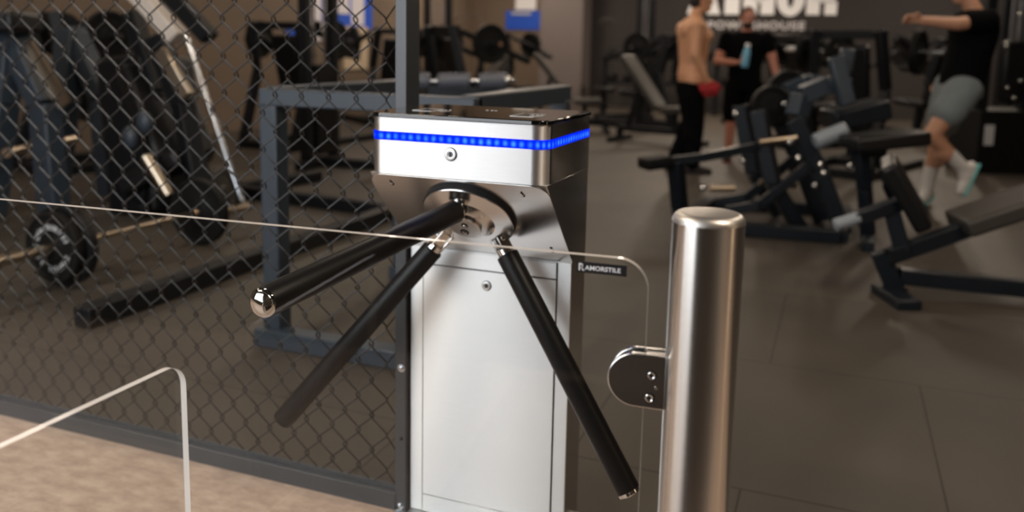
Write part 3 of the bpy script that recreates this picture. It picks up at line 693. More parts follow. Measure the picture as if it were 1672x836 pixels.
def cable_tower(label):
    t = thing('cable_tower', label, 'exercise machine')
    bm = B(); beam(bm, (-0.4, 0, 0.04), (0.55, 0, 0.04), 0.1, 0.08); beam(bm, (-0.3, -0.4, 0.04), (-0.3, 0.4, 0.04), 0.1, 0.08); obj('base_frame', bm, M_DARK, t, bevel=0.008)
    for s in (-1, 1):
        bm = B(); beam(bm, (-0.3, 0.26 * s, 0.06), (-0.3, 0.26 * s, 2.12), 0.09, 0.09, V((1, 0, 0))); obj('upright', bm, M_DARK, t, bevel=0.008)
        bm = B(); cyl(bm, (-0.3, 0.10 * s, 0.1), (-0.3, 0.10 * s, 2.08), 0.013, seg=10); obj('guide_rod', bm, M_SILVER, t)
    bm = B()
    for k in range(16): bx(bm, (-0.37, -0.17, 0.12 + k * 0.052), (-0.23, 0.17, 0.12 + k * 0.052 + 0.046))
    obj('weight_stack', bm, M_RUB, t, smooth=False)
    bm = B(); beam(bm, (-0.3, -0.3, 2.12), (-0.3, 0.3, 2.12), 0.1, 0.09); beam(bm, (-0.3, 0, 2.12), (0.35, 0, 2.12), 0.09, 0.09); obj('head_beam', bm, M_DARK, t, bevel=0.008)
    bm = B(); lathe(bm, (0.33, -0.015, 2.03), (0, 1, 0), [(0, 0.055), (0.006, 0.055), (0.015, 0.045), (0.024, 0.055), (0.03, 0.055)], 24); obj('pulley', bm, M_RUB, t)
    bm = B(); cyl(bm, (0.385, 0, 2.02), (0.385, 0, 1.62), 0.004, seg=6); obj('cable', bm, M_RUB, t)
    bm = B(); tube(bm, [(0.385, -0.35, 1.56), (0.385, -0.22, 1.62), (0.385, 0.22, 1.62), (0.385, 0.35, 1.56)], 0.014, 10); obj('pull_bar', bm, M_SILVER, t)
    bm = B(); beam(bm, (0.25, 0, 0.47), (0.55, 0, 0.47), 0.30, 0.09); obj('seat', bm, M_PAD, t, bevel=0.025, bseg=3)
    bm = B(); beam(bm, (0.4, 0, 0.06), (0.4, 0, 0.43), 0.08, 0.08, V((1, 0, 0))); obj('seat_post', bm, M_DARK, t, bevel=0.006)
    return t
def weight_bench(label, incline=0.7, pad=M_PAD):
    t = thing('weight_bench', label, 'weight bench')
    bm = B(); beam(bm, (-0.5, 0, 0.16), (0.55, 0, 0.16), 0.07, 0.07); obj('spine', bm, M_DARK, t, bevel=0.006)
    for x in (-0.5, 0.55):
        bm = B(); beam(bm, (x, -0.28, 0.03), (x, 0.28, 0.03), 0.06, 0.06); beam(bm, (x, 0, 0.05), (x, 0, 0.16), 0.07, 0.07, V((1, 0, 0))); obj('foot', bm, M_DARK, t, bevel=0.006)
    bm = B(); beam(bm, (-0.42, 0, 0.44), (-0.05, 0, 0.42), 0.30, 0.08); obj('seat', bm, pad, t, bevel=0.025, bseg=3)
    e_ = V((0.80 * math.cos(incline), 0, 0.80 * math.sin(incline)))
    bm = B(); beam(bm, V((0.0, 0, 0.43)), V((0.0, 0, 0.43)) + e_, 0.30, 0.08, V((-1, 0, 1))); obj('backrest', bm, pad, t, bevel=0.025, bseg=3)
    bm = B(); beam(bm, (-0.2, 0, 0.16), (-0.2, 0, 0.40), 0.06, 0.06, V((1, 0, 0))); obj('seat_post', bm, M_DARK, t, bevel=0.006); bm = B(); beam(bm, (0.45, 0, 0.16), V((0.0, 0, 0.40)) + e_ * 0.55, 0.05, 0.05, V((1, 0, 0))); obj('support_post', bm, M_DARK, t, bevel=0.006)
    return t
RV = math.atan2(0.362, 0.932)     # world angle of picture-right
def place(t, x, y, rot): t.location = (x, y, 0); t.rotation_euler = (0, 0, rot); return t
# prototypes and copies
pm0 = place(press_machine('black lever press machine with loaded plates, left of the bare-chested man'), -1.9, 10.9, RV + 2.6)
for lab, x, y, rot in (
    ('black lever press machine, nearest behind the right end of the low steel frame', -2.9, 7.4, 0.9),
    ('black lever press machine in front of the small blue wall sign', -3.9, 11.1, -0.4),
    ('black lever press machine under the tan wall just right of the fence post', -5.35, 9.4, 2.5),
    ('black lever press machine seen through the fence beneath the blue and cream poster', -4.7, 6.6, 1.5),
    ('black lever press machine against the tan wall above the barbell', -5.25, 4.3, 1.2),
    ('black lever press machine beyond the bearded man', 0.0, 12.4, 3.9),
    ('black lever press machine in line with the end of the wall lettering', 0.7, 9.7, 0.7),
    ('black lever press machine close behind the row machine, beside the bearded man', 1.15, 7.5, 1.2),
    ('black lever press machine between the wall lettering and the man in grey shorts', 1.9, 11.4, 2.4)):
    dup(pm0, (x, y, 0), rot, lab)
ct0 = place(cable_tower('tall black cable tower beside the mauve grey column'), -2.4, 12.3, RV + 3.4)
for lab, x, y, rot in (
    ('tall black cable tower just right of the fence post', -5.2, 11.4, 1.2),
    ('tall black cable tower seen through the fence above the low steel frame', -3.3, 5.2, 0.1),
    ('black cable tower at the right edge, behind the man in grey shorts', 2.5, 9.9, 3.4),
    ('black cable tower in the far right corner, cut by the frame', 3.9, 10.2, 2.6)):
    dup(ct0, (x, y, 0), rot, lab)
wb0 = place(weight_bench('inclined weight bench with pale backrest right of the low steel frame', 0.9, M_TANPAD), -2.5, 9.5, RV + PI)
dup(wb0, (-3.7, 8.9, 0), RV + 0.4, 'inclined weight bench with pale backrest beside the navy rollers')
dup(wb0, (-1.1, 8.7, 0), RV + 2.5, 'inclined weight bench with pale backrest just left of the bare-chested man')

# --- roller bench behind the low frame
Rb = thing('roller_machine', 'leg curl machine with two thick navy rollers just right of the fence post', 'exercise machine', on_floor(760, 250))
for a_, b_ in ((668, 702), (716, 768), (782, 828)):
    bm = B(); cyl(bm, P(a_, 133, 6.0), P(b_, 132, 6.0), 0.058, seg=28); obj('foam_roller', bm, mat('navy_vinyl', (0.10, 0.11, 0.14), 0.35), Rb, bevel=0.01)
bm = B(); cyl(bm, P(660, 133, 6.0), P(842, 132, 6.0), 0.016); obj('roller_axle', bm, M_SILVER, Rb)
bm = B(); sph(bm, P(829, 131, 5.95), 0.032); obj('axle_knob', bm, M_CHROME, Rb)
bm = B()
for px in (709, 775): 
    q = P(px, 133, 6.05); beam(bm, q, V((q.x, q.y, 0)), 0.07, 0.07, V((1, 0, 0)))
q1, q2 = P(700, 150, 6.1), P(840, 160, 6.1); beam(bm, q1, q2, 0.25, 0.12); obj('support_frame', bm, M_NAVY, Rb, bevel=0.01)

# --- dumbbell rack along the back wall with dumbbells
def dumbbell_proto():
    t = thing('dumbbell', 'black dumbbell on the lower tier of the back wall rack', 'dumbbell', (0, 0, 0), 'dumbbells on the lower tier of the rack')
    bm = B(); cyl(bm, (0, -0.07, 0), (0, 0.07, 0), 0.016, seg=12); obj('handle', bm, M_SILVER, t)
    for s in (-1, 1):
        bm = B(); lathe(bm, (0, 0.06 * s, 0), (0, s, 0), [(0, 0.05), (0.008, 0.068), (0.075, 0.068), (0.085, 0.05), (0.085, 0)], 12); obj('weight_head', bm, M_RUB, t)
    return t
RY = 13.9; RX0, RX1 = -3.2, 0.9
rack = thing('dumbbell_rack', 'long black two tier dumbbell rack along the black back wall', 'rack', (-1.15, RY, 0))
for z in (0.50, 0.95):
    bm = B(); bx(bm, (RX0, RY - 0.16, z), (RX1, RY - 0.12, z + 0.05)); bx(bm, (RX0, RY + 0.12, z), (RX1, RY + 0.16, z + 0.05)); obj('shelf_rail', bm, M_DARK, rack, smooth=False)
for x in (RX0, (RX0 + RX1) / 2, RX1):
    bm = B(); bx(bm, (x - 0.04, RY - 0.18, 0), (x + 0.04, RY + 0.18, 0.06)); bx(bm, (x - 0.04, RY - 0.04, 0.04), (x + 0.04, RY + 0.04, 1.05)); bx(bm, (x - 0.03, RY - 0.17, 0.5), (x + 0.03, RY + 0.17, 0.56)); bx(bm, (x - 0.03, RY - 0.17, 0.95), (x + 0.03, RY + 0.17, 1.01)); obj('upright', bm, M_DARK, rack, bevel=0.006)
db0 = dumbbell_proto(); first = True
for z in (0.620, 1.070):
    n = 14
    for k in range(n):
        xx = RX0 + 0.15 + k * (RX1 - RX0 - 0.3) / (n - 1)
        if first: db0.location = (xx, RY, z); first = False
        else: dup(db0, (xx, RY, z), 0.0, 'black dumbbell on the %s tier of the back wall rack' % ('lower' if z < 1 else 'upper'), 'dumbbells on the %s tier of the rack' % ('lower' if z < 1 else 'upper'))

# --- seated row machine in the middle right, built in its own depth
Rw = thing('row_machine', 'black plate loaded row machine with chrome pegs behind the bollard', 'exercise machine', on_floor(1230, 380))
side = V((0.30, -0.20, 0))
def both(px, py, D, dz=0.55): return P(px, py, D), P(px, py, D) + back * dz
def rail(parent, name, pts, w_, m, dz=0.55, h_=None, mirror=True):
    o = []
    for off in ((0.0, dz) if mirror else (0.0,)):
        bm = B(); poly_beams(bm, [P(*p) + back * off for p in pts], w_, h_); o.append(obj(name, bm, m, parent, bevel=0.006))
    return o
def ground(p, z=0.04): p = V(p); p.z = z; return p
DM = 5.35
g0, g1, g2 = on_floor(1110, 366, 0.04), on_floor(1372, 386, 0.04), on_floor(1160, 330, 0.04)
bm = B(); beam(bm, g0, g1, 0.09, 0.08); beam(bm, g2, on_floor(1380, 345, .04), 0.09, 0.08); beam(bm, g0, g2, 0.09, 0.08); beam(bm, g1, on_floor(1380, 345, .04), 0.09, 0.08); obj('base_frame', bm, M_NAVY, Rw, bevel=0.008)
rail(Rw, 'front_post', [(1103, 262, 5.35), (1110, 340, 5.45), (1114, 364, 5.5)], 0.085, M_NAVY, mirror=False)
rail(Rw, 'arm_beam', [(1070, 266, 5.35), (1140, 258, 5.35), (1245, 238, 5.4)], 0.055, M_NAVY, mirror=False)
bm = B(); beam(bm, P(1048, 268, 5.3), P(1092, 262, 5.35), 0.16, 0.075); obj('end_grip', bm, M_RUB, Rw, bevel=0.02, bseg=3)
rail(Rw, 'rear_strut', [(1238, 180, 5.4), (1262, 300, 5.4), (1305, 372, 5.45)], 0.09, M_NAVY, 0.45)
rail(Rw, 'main_strut', [(1296, 195, 5.35), (1340, 280, 5.35), (1378, 382, 5.35)], 0.10, M_NAVY, 0.4)
rail(Rw, 'cross_strut', [(1185, 345, 5.5), (1240, 335, 5.4), (1320, 270, 5.3)], 0.06, M_NAVY, 0.3)
rail(Rw, 'swan_neck', [(1300, 190, 5.5), (1310, 155, 5.5), (1350, 138, 5.5), (1385, 142, 5.5)], 0.11, M_BLUEMETAL, 0.35)
bm = B(); beam(bm, P(1364, 92, 5.4), P(1384, 172, 5.4), 0.10, 0.08, back); beam(bm, P(1384, 80, 5.6), P(1378, 120, 5.6), 0.09, 0.08, back); obj('chest_pad_arm', bm, M_BLUEMETAL, Rw, bevel=0.015)
bm = B(); beam(bm, P(1350, 196, 5.65), P(1440, 176, 5.65), 0.30, 0.13); obj('seat_housing', bm, M_NAVY, Rw, bevel=0.02)
for px, py, D, r in ((1290, 150, 5.9, .15), (1262, 172, 5.6, .13)):
    obj('weight_plate', plate_bm(P(px, py, D), (-0.35, 0.93, 0), r, 0.08), M_RUB, Rw)
for a_, b_, D, r in (((1200, 307), (1158, 308), 5.25, .022), ((1300, 225), (1240, 232), 5.3, .022), ((1300, 303), (1240, 297), 5.6, .022)):
    bm = B(); cyl(bm, P(*a_, D), P(*b_, D), r); obj('plate_peg', bm, M_BRASS, Rw)
bm = B()
for px, py, D in ((1148, 307, 5.2), (1290, 232, 5.2), (1339, 268, 5.2), (1345, 282, 5.2), (1201, 186, 5.6), (1232, 187, 5.6), (1249, 203, 5.5), (1280, 170, 5.6), (1213, 262, 5.4), (1330, 303, 5.25), (1387, 272, 5.3), (1304, 258, 5.3), (1293, 178, 5.6)):
    obj('chrome_bolt', sph(B(), P(px, py, D), 0.022), M_CHROME, Rw)
bm = B(); cyl(bm, P(1330, 232, 5.25), P(1382, 211, 5.25), 0.050, seg=28); obj('foot_roller', bm, M_ROLLER, Rw, bevel=0.012)

# --- leg machine in front right (pads, roller, post)
Lg = thing('decline_bench', 'black decline bench with flat top pad and silver foot roller, right of the bollard', 'weight bench', on_floor(1430, 400))
bm = B(); beam(bm, P(1384, 234, 5.0), P(1502, 222, 5.0), 0.30, 0.085); obj('top_pad', bm, M_PAD, Lg, bevel=0.02, bseg=3)
bm = B(); poly_beams(bm, [P(1405, 245, 5.05), P(1412, 310, 5.1), P(1418, 392, 5.2)], 0.07); obj('front_post', bm, M_NAVY, Lg, bevel=0.006)
bm = B(); poly_beams(bm, [P(1432, 245, 5.2), P(1450, 300, 5.2), P(1468, 340, 5.3)], 0.06); obj('rear_strut', bm, M_NAVY, Lg, bevel=0.006)
bm = B(); beam(bm, P(1385, 245, 5.1), P(1445, 250, 5.1), 0.07, 0.06); obj('pad_bracket', bm, M_NAVY, Lg, bevel=0.006)
bkl0 = P(1440, 300, 4) - CAM; bkl0.z = 0; bkl0.normalize(); q = on_floor(1418, 398, .03); bm = B(); beam(bm, q - bkl0 * .1, q + bkl0 * .40, 0.07, 0.06); obj('floor_foot', bm, M_NAVY, Lg, bevel=0.006)

bkl = P(1480, 300, 4) - CAM; bkl.z = 0; bkl.normalize()
Be = thing('adjustable_bench', 'black adjustable weight bench cut by the right edge of the photo', 'weight bench', on_floor(1462, 484))
DB = 4.05
bm = B(); beam(bm, P(1448, 262, DB), P(1508, 366, DB), 0.080, 0.28, bkl); 
sp = obj('leg_pad', bm, M_PAD, Be, bevel=0.02, bseg=3)
bm = B(); beam(bm, P(1395, 358, DB - .02), P(1476, 330, DB - .02), 0.07, 0.06); beam(bm, P(1470, 332, DB), P(1486, 322, DB), .07, .07); obj('roller_bracket', bm, M_NAVY, Be, bevel=0.006)
bm = B(); cyl(bm, P(1362, 368, DB - .03), P(1403, 355, DB - .03), 0.030, seg=24); obj('foot_roller', bm, M_ROLLER, Be, bevel=0.008)
bm = B(); beam(bm, P(1456, 345, DB), P(1474, 412, DB), 0.085, 0.075, V((1, 0, 0))); obj('pad_post', bm, M_NAVY, Be, bevel=0.006)
bm = B(); beam(bm, P(1436, 410, DB), P(1463, 474, DB + .01), 0.07, 0.085, V((1, 0, 0))); obj('front_upright', bm, M_NAVY, Be, bevel=0.006)
bm = B(); beam(bm, P(1444, 421, DB), P(1700, 330, DB - .05), 0.07, 0.075); obj('pad_rail', bm, M_NAVY, Be, bevel=0.006)
bm = B(); beam(bm, P(1562, 366, DB), P(1760, 300, DB - .1), 0.30, 0.085); obj('back_pad', bm, M_TANPAD, Be, bevel=0.02, bseg=3)  # grazing sheen put into the pad as a paler colour
bm = B(); beam(bm, P(1468, 450, DB), P(1760, 480, DB - .1), 0.075, 0.075); obj('base_rail', bm, M_NAVY, Be, bevel=0.006)
q = on_floor(1462, 484, 0.022); bm = B(); beam(bm, q + CR * -.055, q + CR * .055, 0.30, 0.044); obj('foot', bm, M_NAVY, Be, bevel=0.006)
q = on_floor(1760, 498, 0.02); bm = B(); beam(bm, q + back * -.3, q + back * .3, 0.08, 0.04); obj('foot', bm, M_NAVY, Be, bevel=0.006)
bm = B()
for px, py in ((1448, 410), (1457, 428), (1450, 478), (1478, 474)): obj('pivot_bolt', lathe(B(), P(px, py, DB - .05), -CF, [(0, .014), (.008, .012), (.009, 0)], 14), M_DARK, Be)

# --- big enclosed weight stack at the right edge
St = thing('weight_stack_tower', 'bulky black weight stack machine at the right edge behind the running man', 'exercise machine', on_floor(1645, 285))
q0 = on_floor(1592, 283); fwd = (V((CR.x, CR.y, 0))).normalized(); bk = V((-fwd.y, fwd.x, 0))
def sbox(u0, u1, v0, v1, z0, z1, name, m, bev=0.01):
    bm = B(); pts = [q0 + fwd * u + bk * v for u, v in ((u0, v0), (u1, v0), (u1, v1), (u0, v1))]
    prism(bm, [V((p.x, p.y, z0)) for p in pts], (0, 0, z1 - z0)); return obj(name, bm, m, St, bevel=bev)
sbox(0.0, 1.2, 0, 0.6, 0.0, 0.62, 'stack_cover', M_RUB); sbox(0.02, .12, 0.1, 0.2, .62, 2.0, 'upright', M_DARK); sbox(.45, .55, 0.1, .2, .62, 2.0, 'upright', M_DARK); sbox(.95, 1.05, .1, .2, .62, 2.0, 'upright', M_DARK)
sbox(0, 1.2, .08, .22, 1.95, 2.05, 'head_beam', M_DARK); sbox(.18, .40, 0.0, .1, .7, 1.3, 'back_pad', M_PAD, .03); sbox(.62, .9, .05, .15, .75, 1.45, 'shroud', M_TANPAD, .02)
sbox(.05, .14, -.02, 0, .28, .48, 'instruction_tag', M_WHITEMARK, .005)
bm = B()
for u, z in ((.2, .85), (.32, .92), (.28, .75), (.55, .6), (.6, .7), (.5, 1.05), (.25, 1.55), (.6, 1.6), (.15, 1.25)): obj('chrome_bolt', sph(B(), q0 + fwd * u - bk * 0.05 + V((0, 0, z)), 0.022), M_CHROME, St)

# ------------------------------------------------------------------ wall signs
sg = thing('wall_lettering', 'large white gym name lettering on the black back wall', 'sign', (0.4, Y1 - 0.03, 2.0))
YW = Y1 - 0.002
def wx(px, py=30):
    v = CF + CR * ((px - PX) / F_PX) - CU * ((py - PY) / F_PX); return CAM + v * ((YW - CAM.y) / v.y)
zb = wx(1265, 24).z; up_ = 0.62; th = 0.03
def wpoly(pts, name='letter', m=M_WHITE, parent=sg):
    bm = B()
    for poly in pts: prism(bm, [V((x, YW, z)) for x, z in poly], (0, -th, 0))
    return obj(name, bm, m, parent, smooth=False)
def XX(px): return wx(px, 20).x
def rect(x0, z0_, x1, z1_): return [(x0, z0_), (x1, z0_), (x1, z1_), (x0, z1_)]
sw = XX(1205) - XX(1184)
zt2 = zb + up_
xa, xb_ = XX(1122), XX(1176); xm_ = (xa + xb_) / 2
wpoly([[(xb_ - sw, zb), (xb_, zb), (xm_ + sw * .5, zt2), (xm_ - sw * .5, zt2)], [(xa, zb), (xa + sw, zb), (xm_ + sw * .5, zt2), (xm_ - sw * .5, zt2)], rect(xm_ - sw * .7, zb + .18, xm_ + sw * .7, zb + .3)])
wpoly([rect(XX(1183), zb, XX(1207), zt2), rect(XX(1168), zt2 - .2, XX(1222), zt2)])
wpoly([rect(XX(1213), zb, XX(1236), zt2), rect(XX(1242), zb, XX(1264), zt2), rect(XX(1234), zb + .2, XX(1244), zb + .40)])
x0_, x1_ = XX(1267), XX(1313); cx_, rx_ = (x0_ + x1_) / 2, (x1_ - x0_) / 2; cz_, rz_ = zb + up_ / 2 - .015, up_ / 2 + .015
segs = []
for k in range(24):
    a, b = 2 * PI * k / 24, 2 * PI * (k + 1) / 24
    segs.append([(cx_ + rx_ * math.cos(a), cz_ + rz_ * math.sin(a)), (cx_ + rx_ * math.cos(b), cz_ + rz_ * math.sin(b)), (cx_ + (rx_ - sw * .8) * math.cos(b), cz_ + (rz_ - .16) * math.sin(b)), (cx_ + (rx_ - sw * .8) * math.cos(a), cz_ + (rz_ - .16) * math.sin(a))])
wpoly(segs)
wpoly([rect(XX(1316), zb, XX(1338), zt2), rect(XX(1336), zt2 - .15, XX(1360), zt2), rect(XX(1346), zb + .34, XX(1364), zt2 - .05), rect(XX(1336), zb + .22, XX(1362), zb + .36), rect(XX(1346), zb, XX(1366), zb + .24)])
letters('sub_lettering', 'POWERHOUSE', 0.195, M_GREYLETTER, sg, V((XX(1157), YW, wx(1230, 47.5).z)), (1, 0, 0), (0, 0, 1), depth=0.01, bold=0.006, fit=XX(1316) - XX(1157), spacing=1.15)
# small blue sign and the blue poster on the tan wall
def on_left_wall(px, py):
    v = CF + CR * ((px - PX) / F_PX) - CU * ((py - PY) / F_PX); return CAM + v * ((X0 + 0.002 - CAM.x) / v.x)
def wall_quad(name, x0, y0, x1, y1, m, parent, t=0.02, inset=0.0):
    pts = [on_left_wall(px, py) + V((inset, 0, 0)) for px, py in ((x0, y0), (x1, y0), (x1, y1), (x0, y1))]
    ys = [p.y for p in pts]; zs = [p.z for p in pts]
    bm = B(); bx(bm, (X0 + inset, min(ys), min(zs)), (X0 + inset + t, max(ys), max(zs))); return obj(name, bm, m, parent, smooth=False)
po = thing('wall_poster', 'blue and cream poster with white shapes on the tan wall', 'poster', on_left_wall(545, 60))
wall_quad('poster_sheet', 497, -40, 606, 42, M_BLUE, po)
M_PW = mat('poster_white', (0.75, 0.72, 0.78), 0.6)
for a in ((505, -30, 522, 60), (528, -30, 545, 28), (550, -30, 568, 22), (572, -30, 592, 40), (510, 36, 548, 66)):
    wall_quad('poster_shape', *a, M_PW, po, 0.006, 0.02)
wall_quad('cream_panel', 560, 44, 598, 112, M_CREAM, po, 0.03, 0.0)
wall_quad('poster_sheet', 468, 42, 498, 68, M_BLUE, po)
sn = thing('wall_sign', 'small blue sign with a white logo between tan wall and grey column', 'sign', at(858, 28, 13.0))
bl = at(858, 30, 15.0)
def back_quad(name, x0, y0, x1, y1, m, parent, off):
    a, b = wx(x0, y1), wx(x1, y0)
    bm = B(); bx(bm, (a.x, YW - off - 0.02, a.z), (b.x, YW - off, b.z)); return obj(name, bm, m, parent, smooth=False)
back_quad('sign_board', 826, 18, 892, 48, M_BLUE, sn, 0.0); back_quad('sign_logo', 842, -6, 876, 16, M_WHITE, sn, 0.0); back_quad('sign_stripe', 836, 20, 868, 24, M_WHITEMARK, sn, 0.021)
# tan facing on the back wall left of the column
bm = B(); bx(bm, (X0, Y1 - 0.001, 0), (-4.62, Y1 - 0.0005, H)); struct('trim_tan_facing', bm, M_TANWALL, smooth=False)

# ------------------------------------------------------------------ people
def limb(bm, pts, rad, seg=14, flat=1.0):
    for (p, q), (r1, r2) in zip(zip(pts, pts[1:]), zip(rad, rad[1:])):
        cyl(bm, p, q, r1, r2, seg)
    for p, r in zip(pts, rad): sph(bm, p, r, seg=12)
def torso_rings(bm, rings):
    """rings: (x, y, z, rx, ry); rx front-back, ry sideways"""
    R_ = []
    for (x, y, z, rx, ry) in rings: R_.append([bm.verts.new((x + rx * math.cos(k * PI / 10), y + ry * math.sin(k * PI / 10), z)) for k in range(20)])
    for u, v in zip(R_, R_[1:]):
        for k in range(20): bm.faces.new((u[k], u[(k + 1) % 20], v[(k + 1) % 20], v[k]))
    bm.faces.new(R_[0]); bm.faces.new(R_[-1])
def head(bm, c, yaw=0.0, pitch=0.0):
    """head centred at c facing +x (rotated), about 0.23 tall"""
    c = V(c); R_ = Matrix.Rotation(yaw, 3, 'Z') @ Matrix.Rotation(pitch, 3, 'Y')
    f = lambda x, y, z: c + R_ @ V((x, y, z))
    sph(bm, f(-0.005, 0, 0.025), 0.092, (1.03, 0.84, 1.0), rot=R_); sph(bm, f(0.022, 0, -0.045), 0.070, (0.92, 0.80, 0.95), rot=R_)
    sph(bm, f(0.060, 0, -0.088), 0.026, (1, 1.2, .8), rot=R_)                       # chin
    cyl(bm, f(0.085, 0, 0.012), f(0.107, 0, -0.030), 0.010, 0.017, 10)              # nose
    sph(bm, f(0.082, 0, -0.062), 0.018, (0.7, 1.5, 0.7), rot=R_)                    # mouth
    for s in (-1, 1):
        sph(bm, f(-0.005, 0.078 * s, -0.008), 0.026, (0.7, 0.35, 1.25), rot=R_)     # ears
        sph(bm, f(0.078, 0.030 * s, 0.028), 0.016, (0.6, 1.4, 0.6), rot=R_)         # brow
    return f
def hand(bm, wrist, direc, palm_n, thumb_side=1, curl=0.5, k=1.0):
    w0 = V(wrist); d = V(direc).normalized(); n = V(palm_n); n = (n - d * n.dot(d)).normalized(); s = d.cross(n)
    kn = w0 + d * 0.085 * k
    for t in (-0.024, -0.008, 0.008, 0.024): cyl(bm, w0 + d * .005 + s * t * .6, kn + s * t, 0.013 * k, 0.012 * k, 8)
    for i, (t, L) in enumerate(((-0.028, .066), (-0.0095, .078), (0.0095, .072), (0.028, .056))):
        p = kn + s * t; a = curl
        for j in range(3):
            d2 = (d * math.cos(a) + n * math.sin(a)).normalized(); q = p + d2 * L * k * (.42, .32, .26)[j]
            cyl(bm, p, q, 0.0085 * k, 0.008 * k, 8); sph(bm, q, 0.0085 * k, seg=8); p = q; a += curl * 0.9
    b0 = w0 + d * .025 - s * 0.022 * thumb_side; b1 = b0 + (d * .6 - s * thumb_side * .6 + n * .4).normalized() * .045 * k; b2 = b1 + (d * .8 + n * .5).normalized() * .035 * k
    cyl(bm, b0, b1, .012 * k, .010 * k, 8); cyl(bm, b1, b2, .010 * k, .008 * k, 8); sph(bm, b2, .0085 * k, seg=8)
def eyes(f, t):
    bm = B()
    for s in (-1, 1): sph(bm, f(0.083, 0.030 * s, 0.010), 0.010, seg=8)
    obj('eyes', bm, M_WHITEMARK, t); bm = B()
    for s in (-1, 1): sph(bm, f(0.091, 0.030 * s, 0.010), 0.0045, seg=8)
    obj('irises', bm, M_HAIR, t)
def shoe(name, ankle, toe_dir, up, t, m, sole, L=0.27):
    a = V(ankle); d = V(toe_dir).normalized(); u = V(up); u = (u - d * u.dot(d)).normalized(); s = d.cross(u)
    bm = B(); heel = a - u * 0.055 - d * 0.06
    cyl(bm, a + u * .03, a - u * .03, .047, .048, 14); sph(bm, heel + d * .02, .042); sph(bm, heel + d * .10, .046, (1, 1, 1)); sph(bm, heel + d * .18 - u * .008, .040); sph(bm, heel + d * .22 - u * .014, .034)
    cyl(bm, heel + d * .02, heel + d * .20 - u * .01, .042, .038, 14); cyl(bm, a, heel + d * .13, .045, .04, 14)
    o = obj(name, bm, m, t, remesh=0.01)
    bm = B(); beam(bm, heel - u * .036 - d * .02, heel - u * .042 + d * .245, .078, .018, u); obj('sole', bm, sole, o, bevel=.008, bseg=3)
    return o

def finish(t, loc, rot): t.location = (loc[0], loc[1], 0); t.rotation_euler = (0, 0, rot)

# person 1: stands in profile, facing picture right
p1 = thing('person', 'bare-chested man in black trousers standing in profile, holding a red cloth', 'person')
bm = B()
f1 = head(bm, (0.055, 0, 1.605)); limb(bm, [V((-0.01, 0, 1.40)), V((0.03, 0, 1.54))], [0.062, 0.056])
torso_rings(bm, [(0, 0, .80, .12, .15), (0, 0, .92, .135, .17), (0, 0, 1.02, .125, .155), (0, 0, 1.15, .135, .175), (.005, 0, 1.28, .155, .205), (-.01, 0, 1.37, .135, .205), (-.01, 0, 1.44, .075, .12)])
for s in (-1, 1): sph(bm, (.095, .09 * s, 1.28), .085, (.75, 1, .8)); sph(bm, (-.10, .09 * s, 1.33), .075, (.7, 1, 1.1))
arm1 = {-1: [(-0.02, -.205, 1.37), (-0.035, -.255, 1.11), (0.075, -.235, .90)], 1: [(-0.02, .205, 1.37), (-0.02, .25, 1.10), (0.06, .24, .88)]}
for s in (-1, 1):
    limb(bm, [V(p) for p in arm1[s]], [.062, .048, .031]); sph(bm, (-0.02, .2 * s, 1.36), .075)
    sph(bm, V(arm1[s][0]) * .5 + V(arm1[s][1]) * .5, .056, (1, 1, 1.5))
    dr = V(arm1[s][2]) - V(arm1[s][1]); hand(bm, arm1[s][2], dr, (0.2, -s, 0), s, 0.75)
for s, (kx, fx) in ((-1, (0.03, 0.02)), (1, (0.04, -0.12))):
    limb(bm, [V((0, .095 * s, .88)), V((kx, .10 * s, .48)), V((fx, .10 * s, .10))], [.092, .060, .042]); sph(bm, V((fx + (kx - fx) * .7 - .03, .10 * s, .36)), .058, (1, 1, 1.6))
obj('body', bm, mat('skin_warm', (0.66, 0.34, 0.19), 0.5, noise=0.06, nscale=8), p1, remesh=0.0085); eyes(f1, p1)
bm = B(); torso_rings(bm, [(0, 0, .72, .13, .18), (0, 0, .80, .148, .19), (0, 0, .86, .145, .185)])
for s, (kx, fx) in ((-1, (0.03, 0.02)), (1, (0.04, -0.12))): limb(bm, [V((0, .085 * s, .74)), V((kx, .10 * s, .46)), V((fx, .10 * s, .09))], [.115, .088, .072]); sph(bm, V((fx + (kx - fx) * .7 - .03, .10 * s, .36)), .072, (1, 1, 1.7))
obj('black_trousers', bm, M_BLACKCLOTH, p1, remesh=0.014)
for s, fx in ((-1, .02), (1, -.12)): shoe('shoe', (fx, .10 * s, .095), (1, .1 * s, 0), (0, 0, 1), p1, M_DKSHOE, M_DKSHOE)
bm = B(); sph(bm, f1(-0.018, 0, 0.045), .098, (1.0, .90, .92)); sph(bm, f1(-.05, 0, -0.01), .075, (.8, 1, 1.1)); obj('hair', bm, M_HAIR, p1, remesh=0.01)
q = on_floor(1122, 281); finish(p1, q, RV)
# red cloth in his near hand
c_, s__ = math.cos(RV), math.sin(RV)
def tow(t_loc, rot, p): return V((t_loc[0] + p[0] * math.cos(rot) - p[1] * math.sin(rot), t_loc[1] + p[0] * math.sin(rot) + p[1] * math.cos(rot), p[2]))
hp1 = tow(q, RV, (0.115, -.225, .80))
bm = B(); bmesh.ops.create_uvsphere(bm, u_segments=28, v_segments=18, radius=1)
for v in bm.verts:
    n_ = math.sin(v.co.x * 7 + v.co.z * 3) * .12 + math.sin(v.co.z * 9 + v.co.y * 5) * .10
    v.co = V((v.co.x * .095, v.co.y * .045, v.co.z * .07)) * (1 + n_) + hp1
tag(obj('red_cloth', bm, M_RED, None, origin=hp1), 'crumpled red cloth hanging from the hand of the bare-chested man', 'cloth')

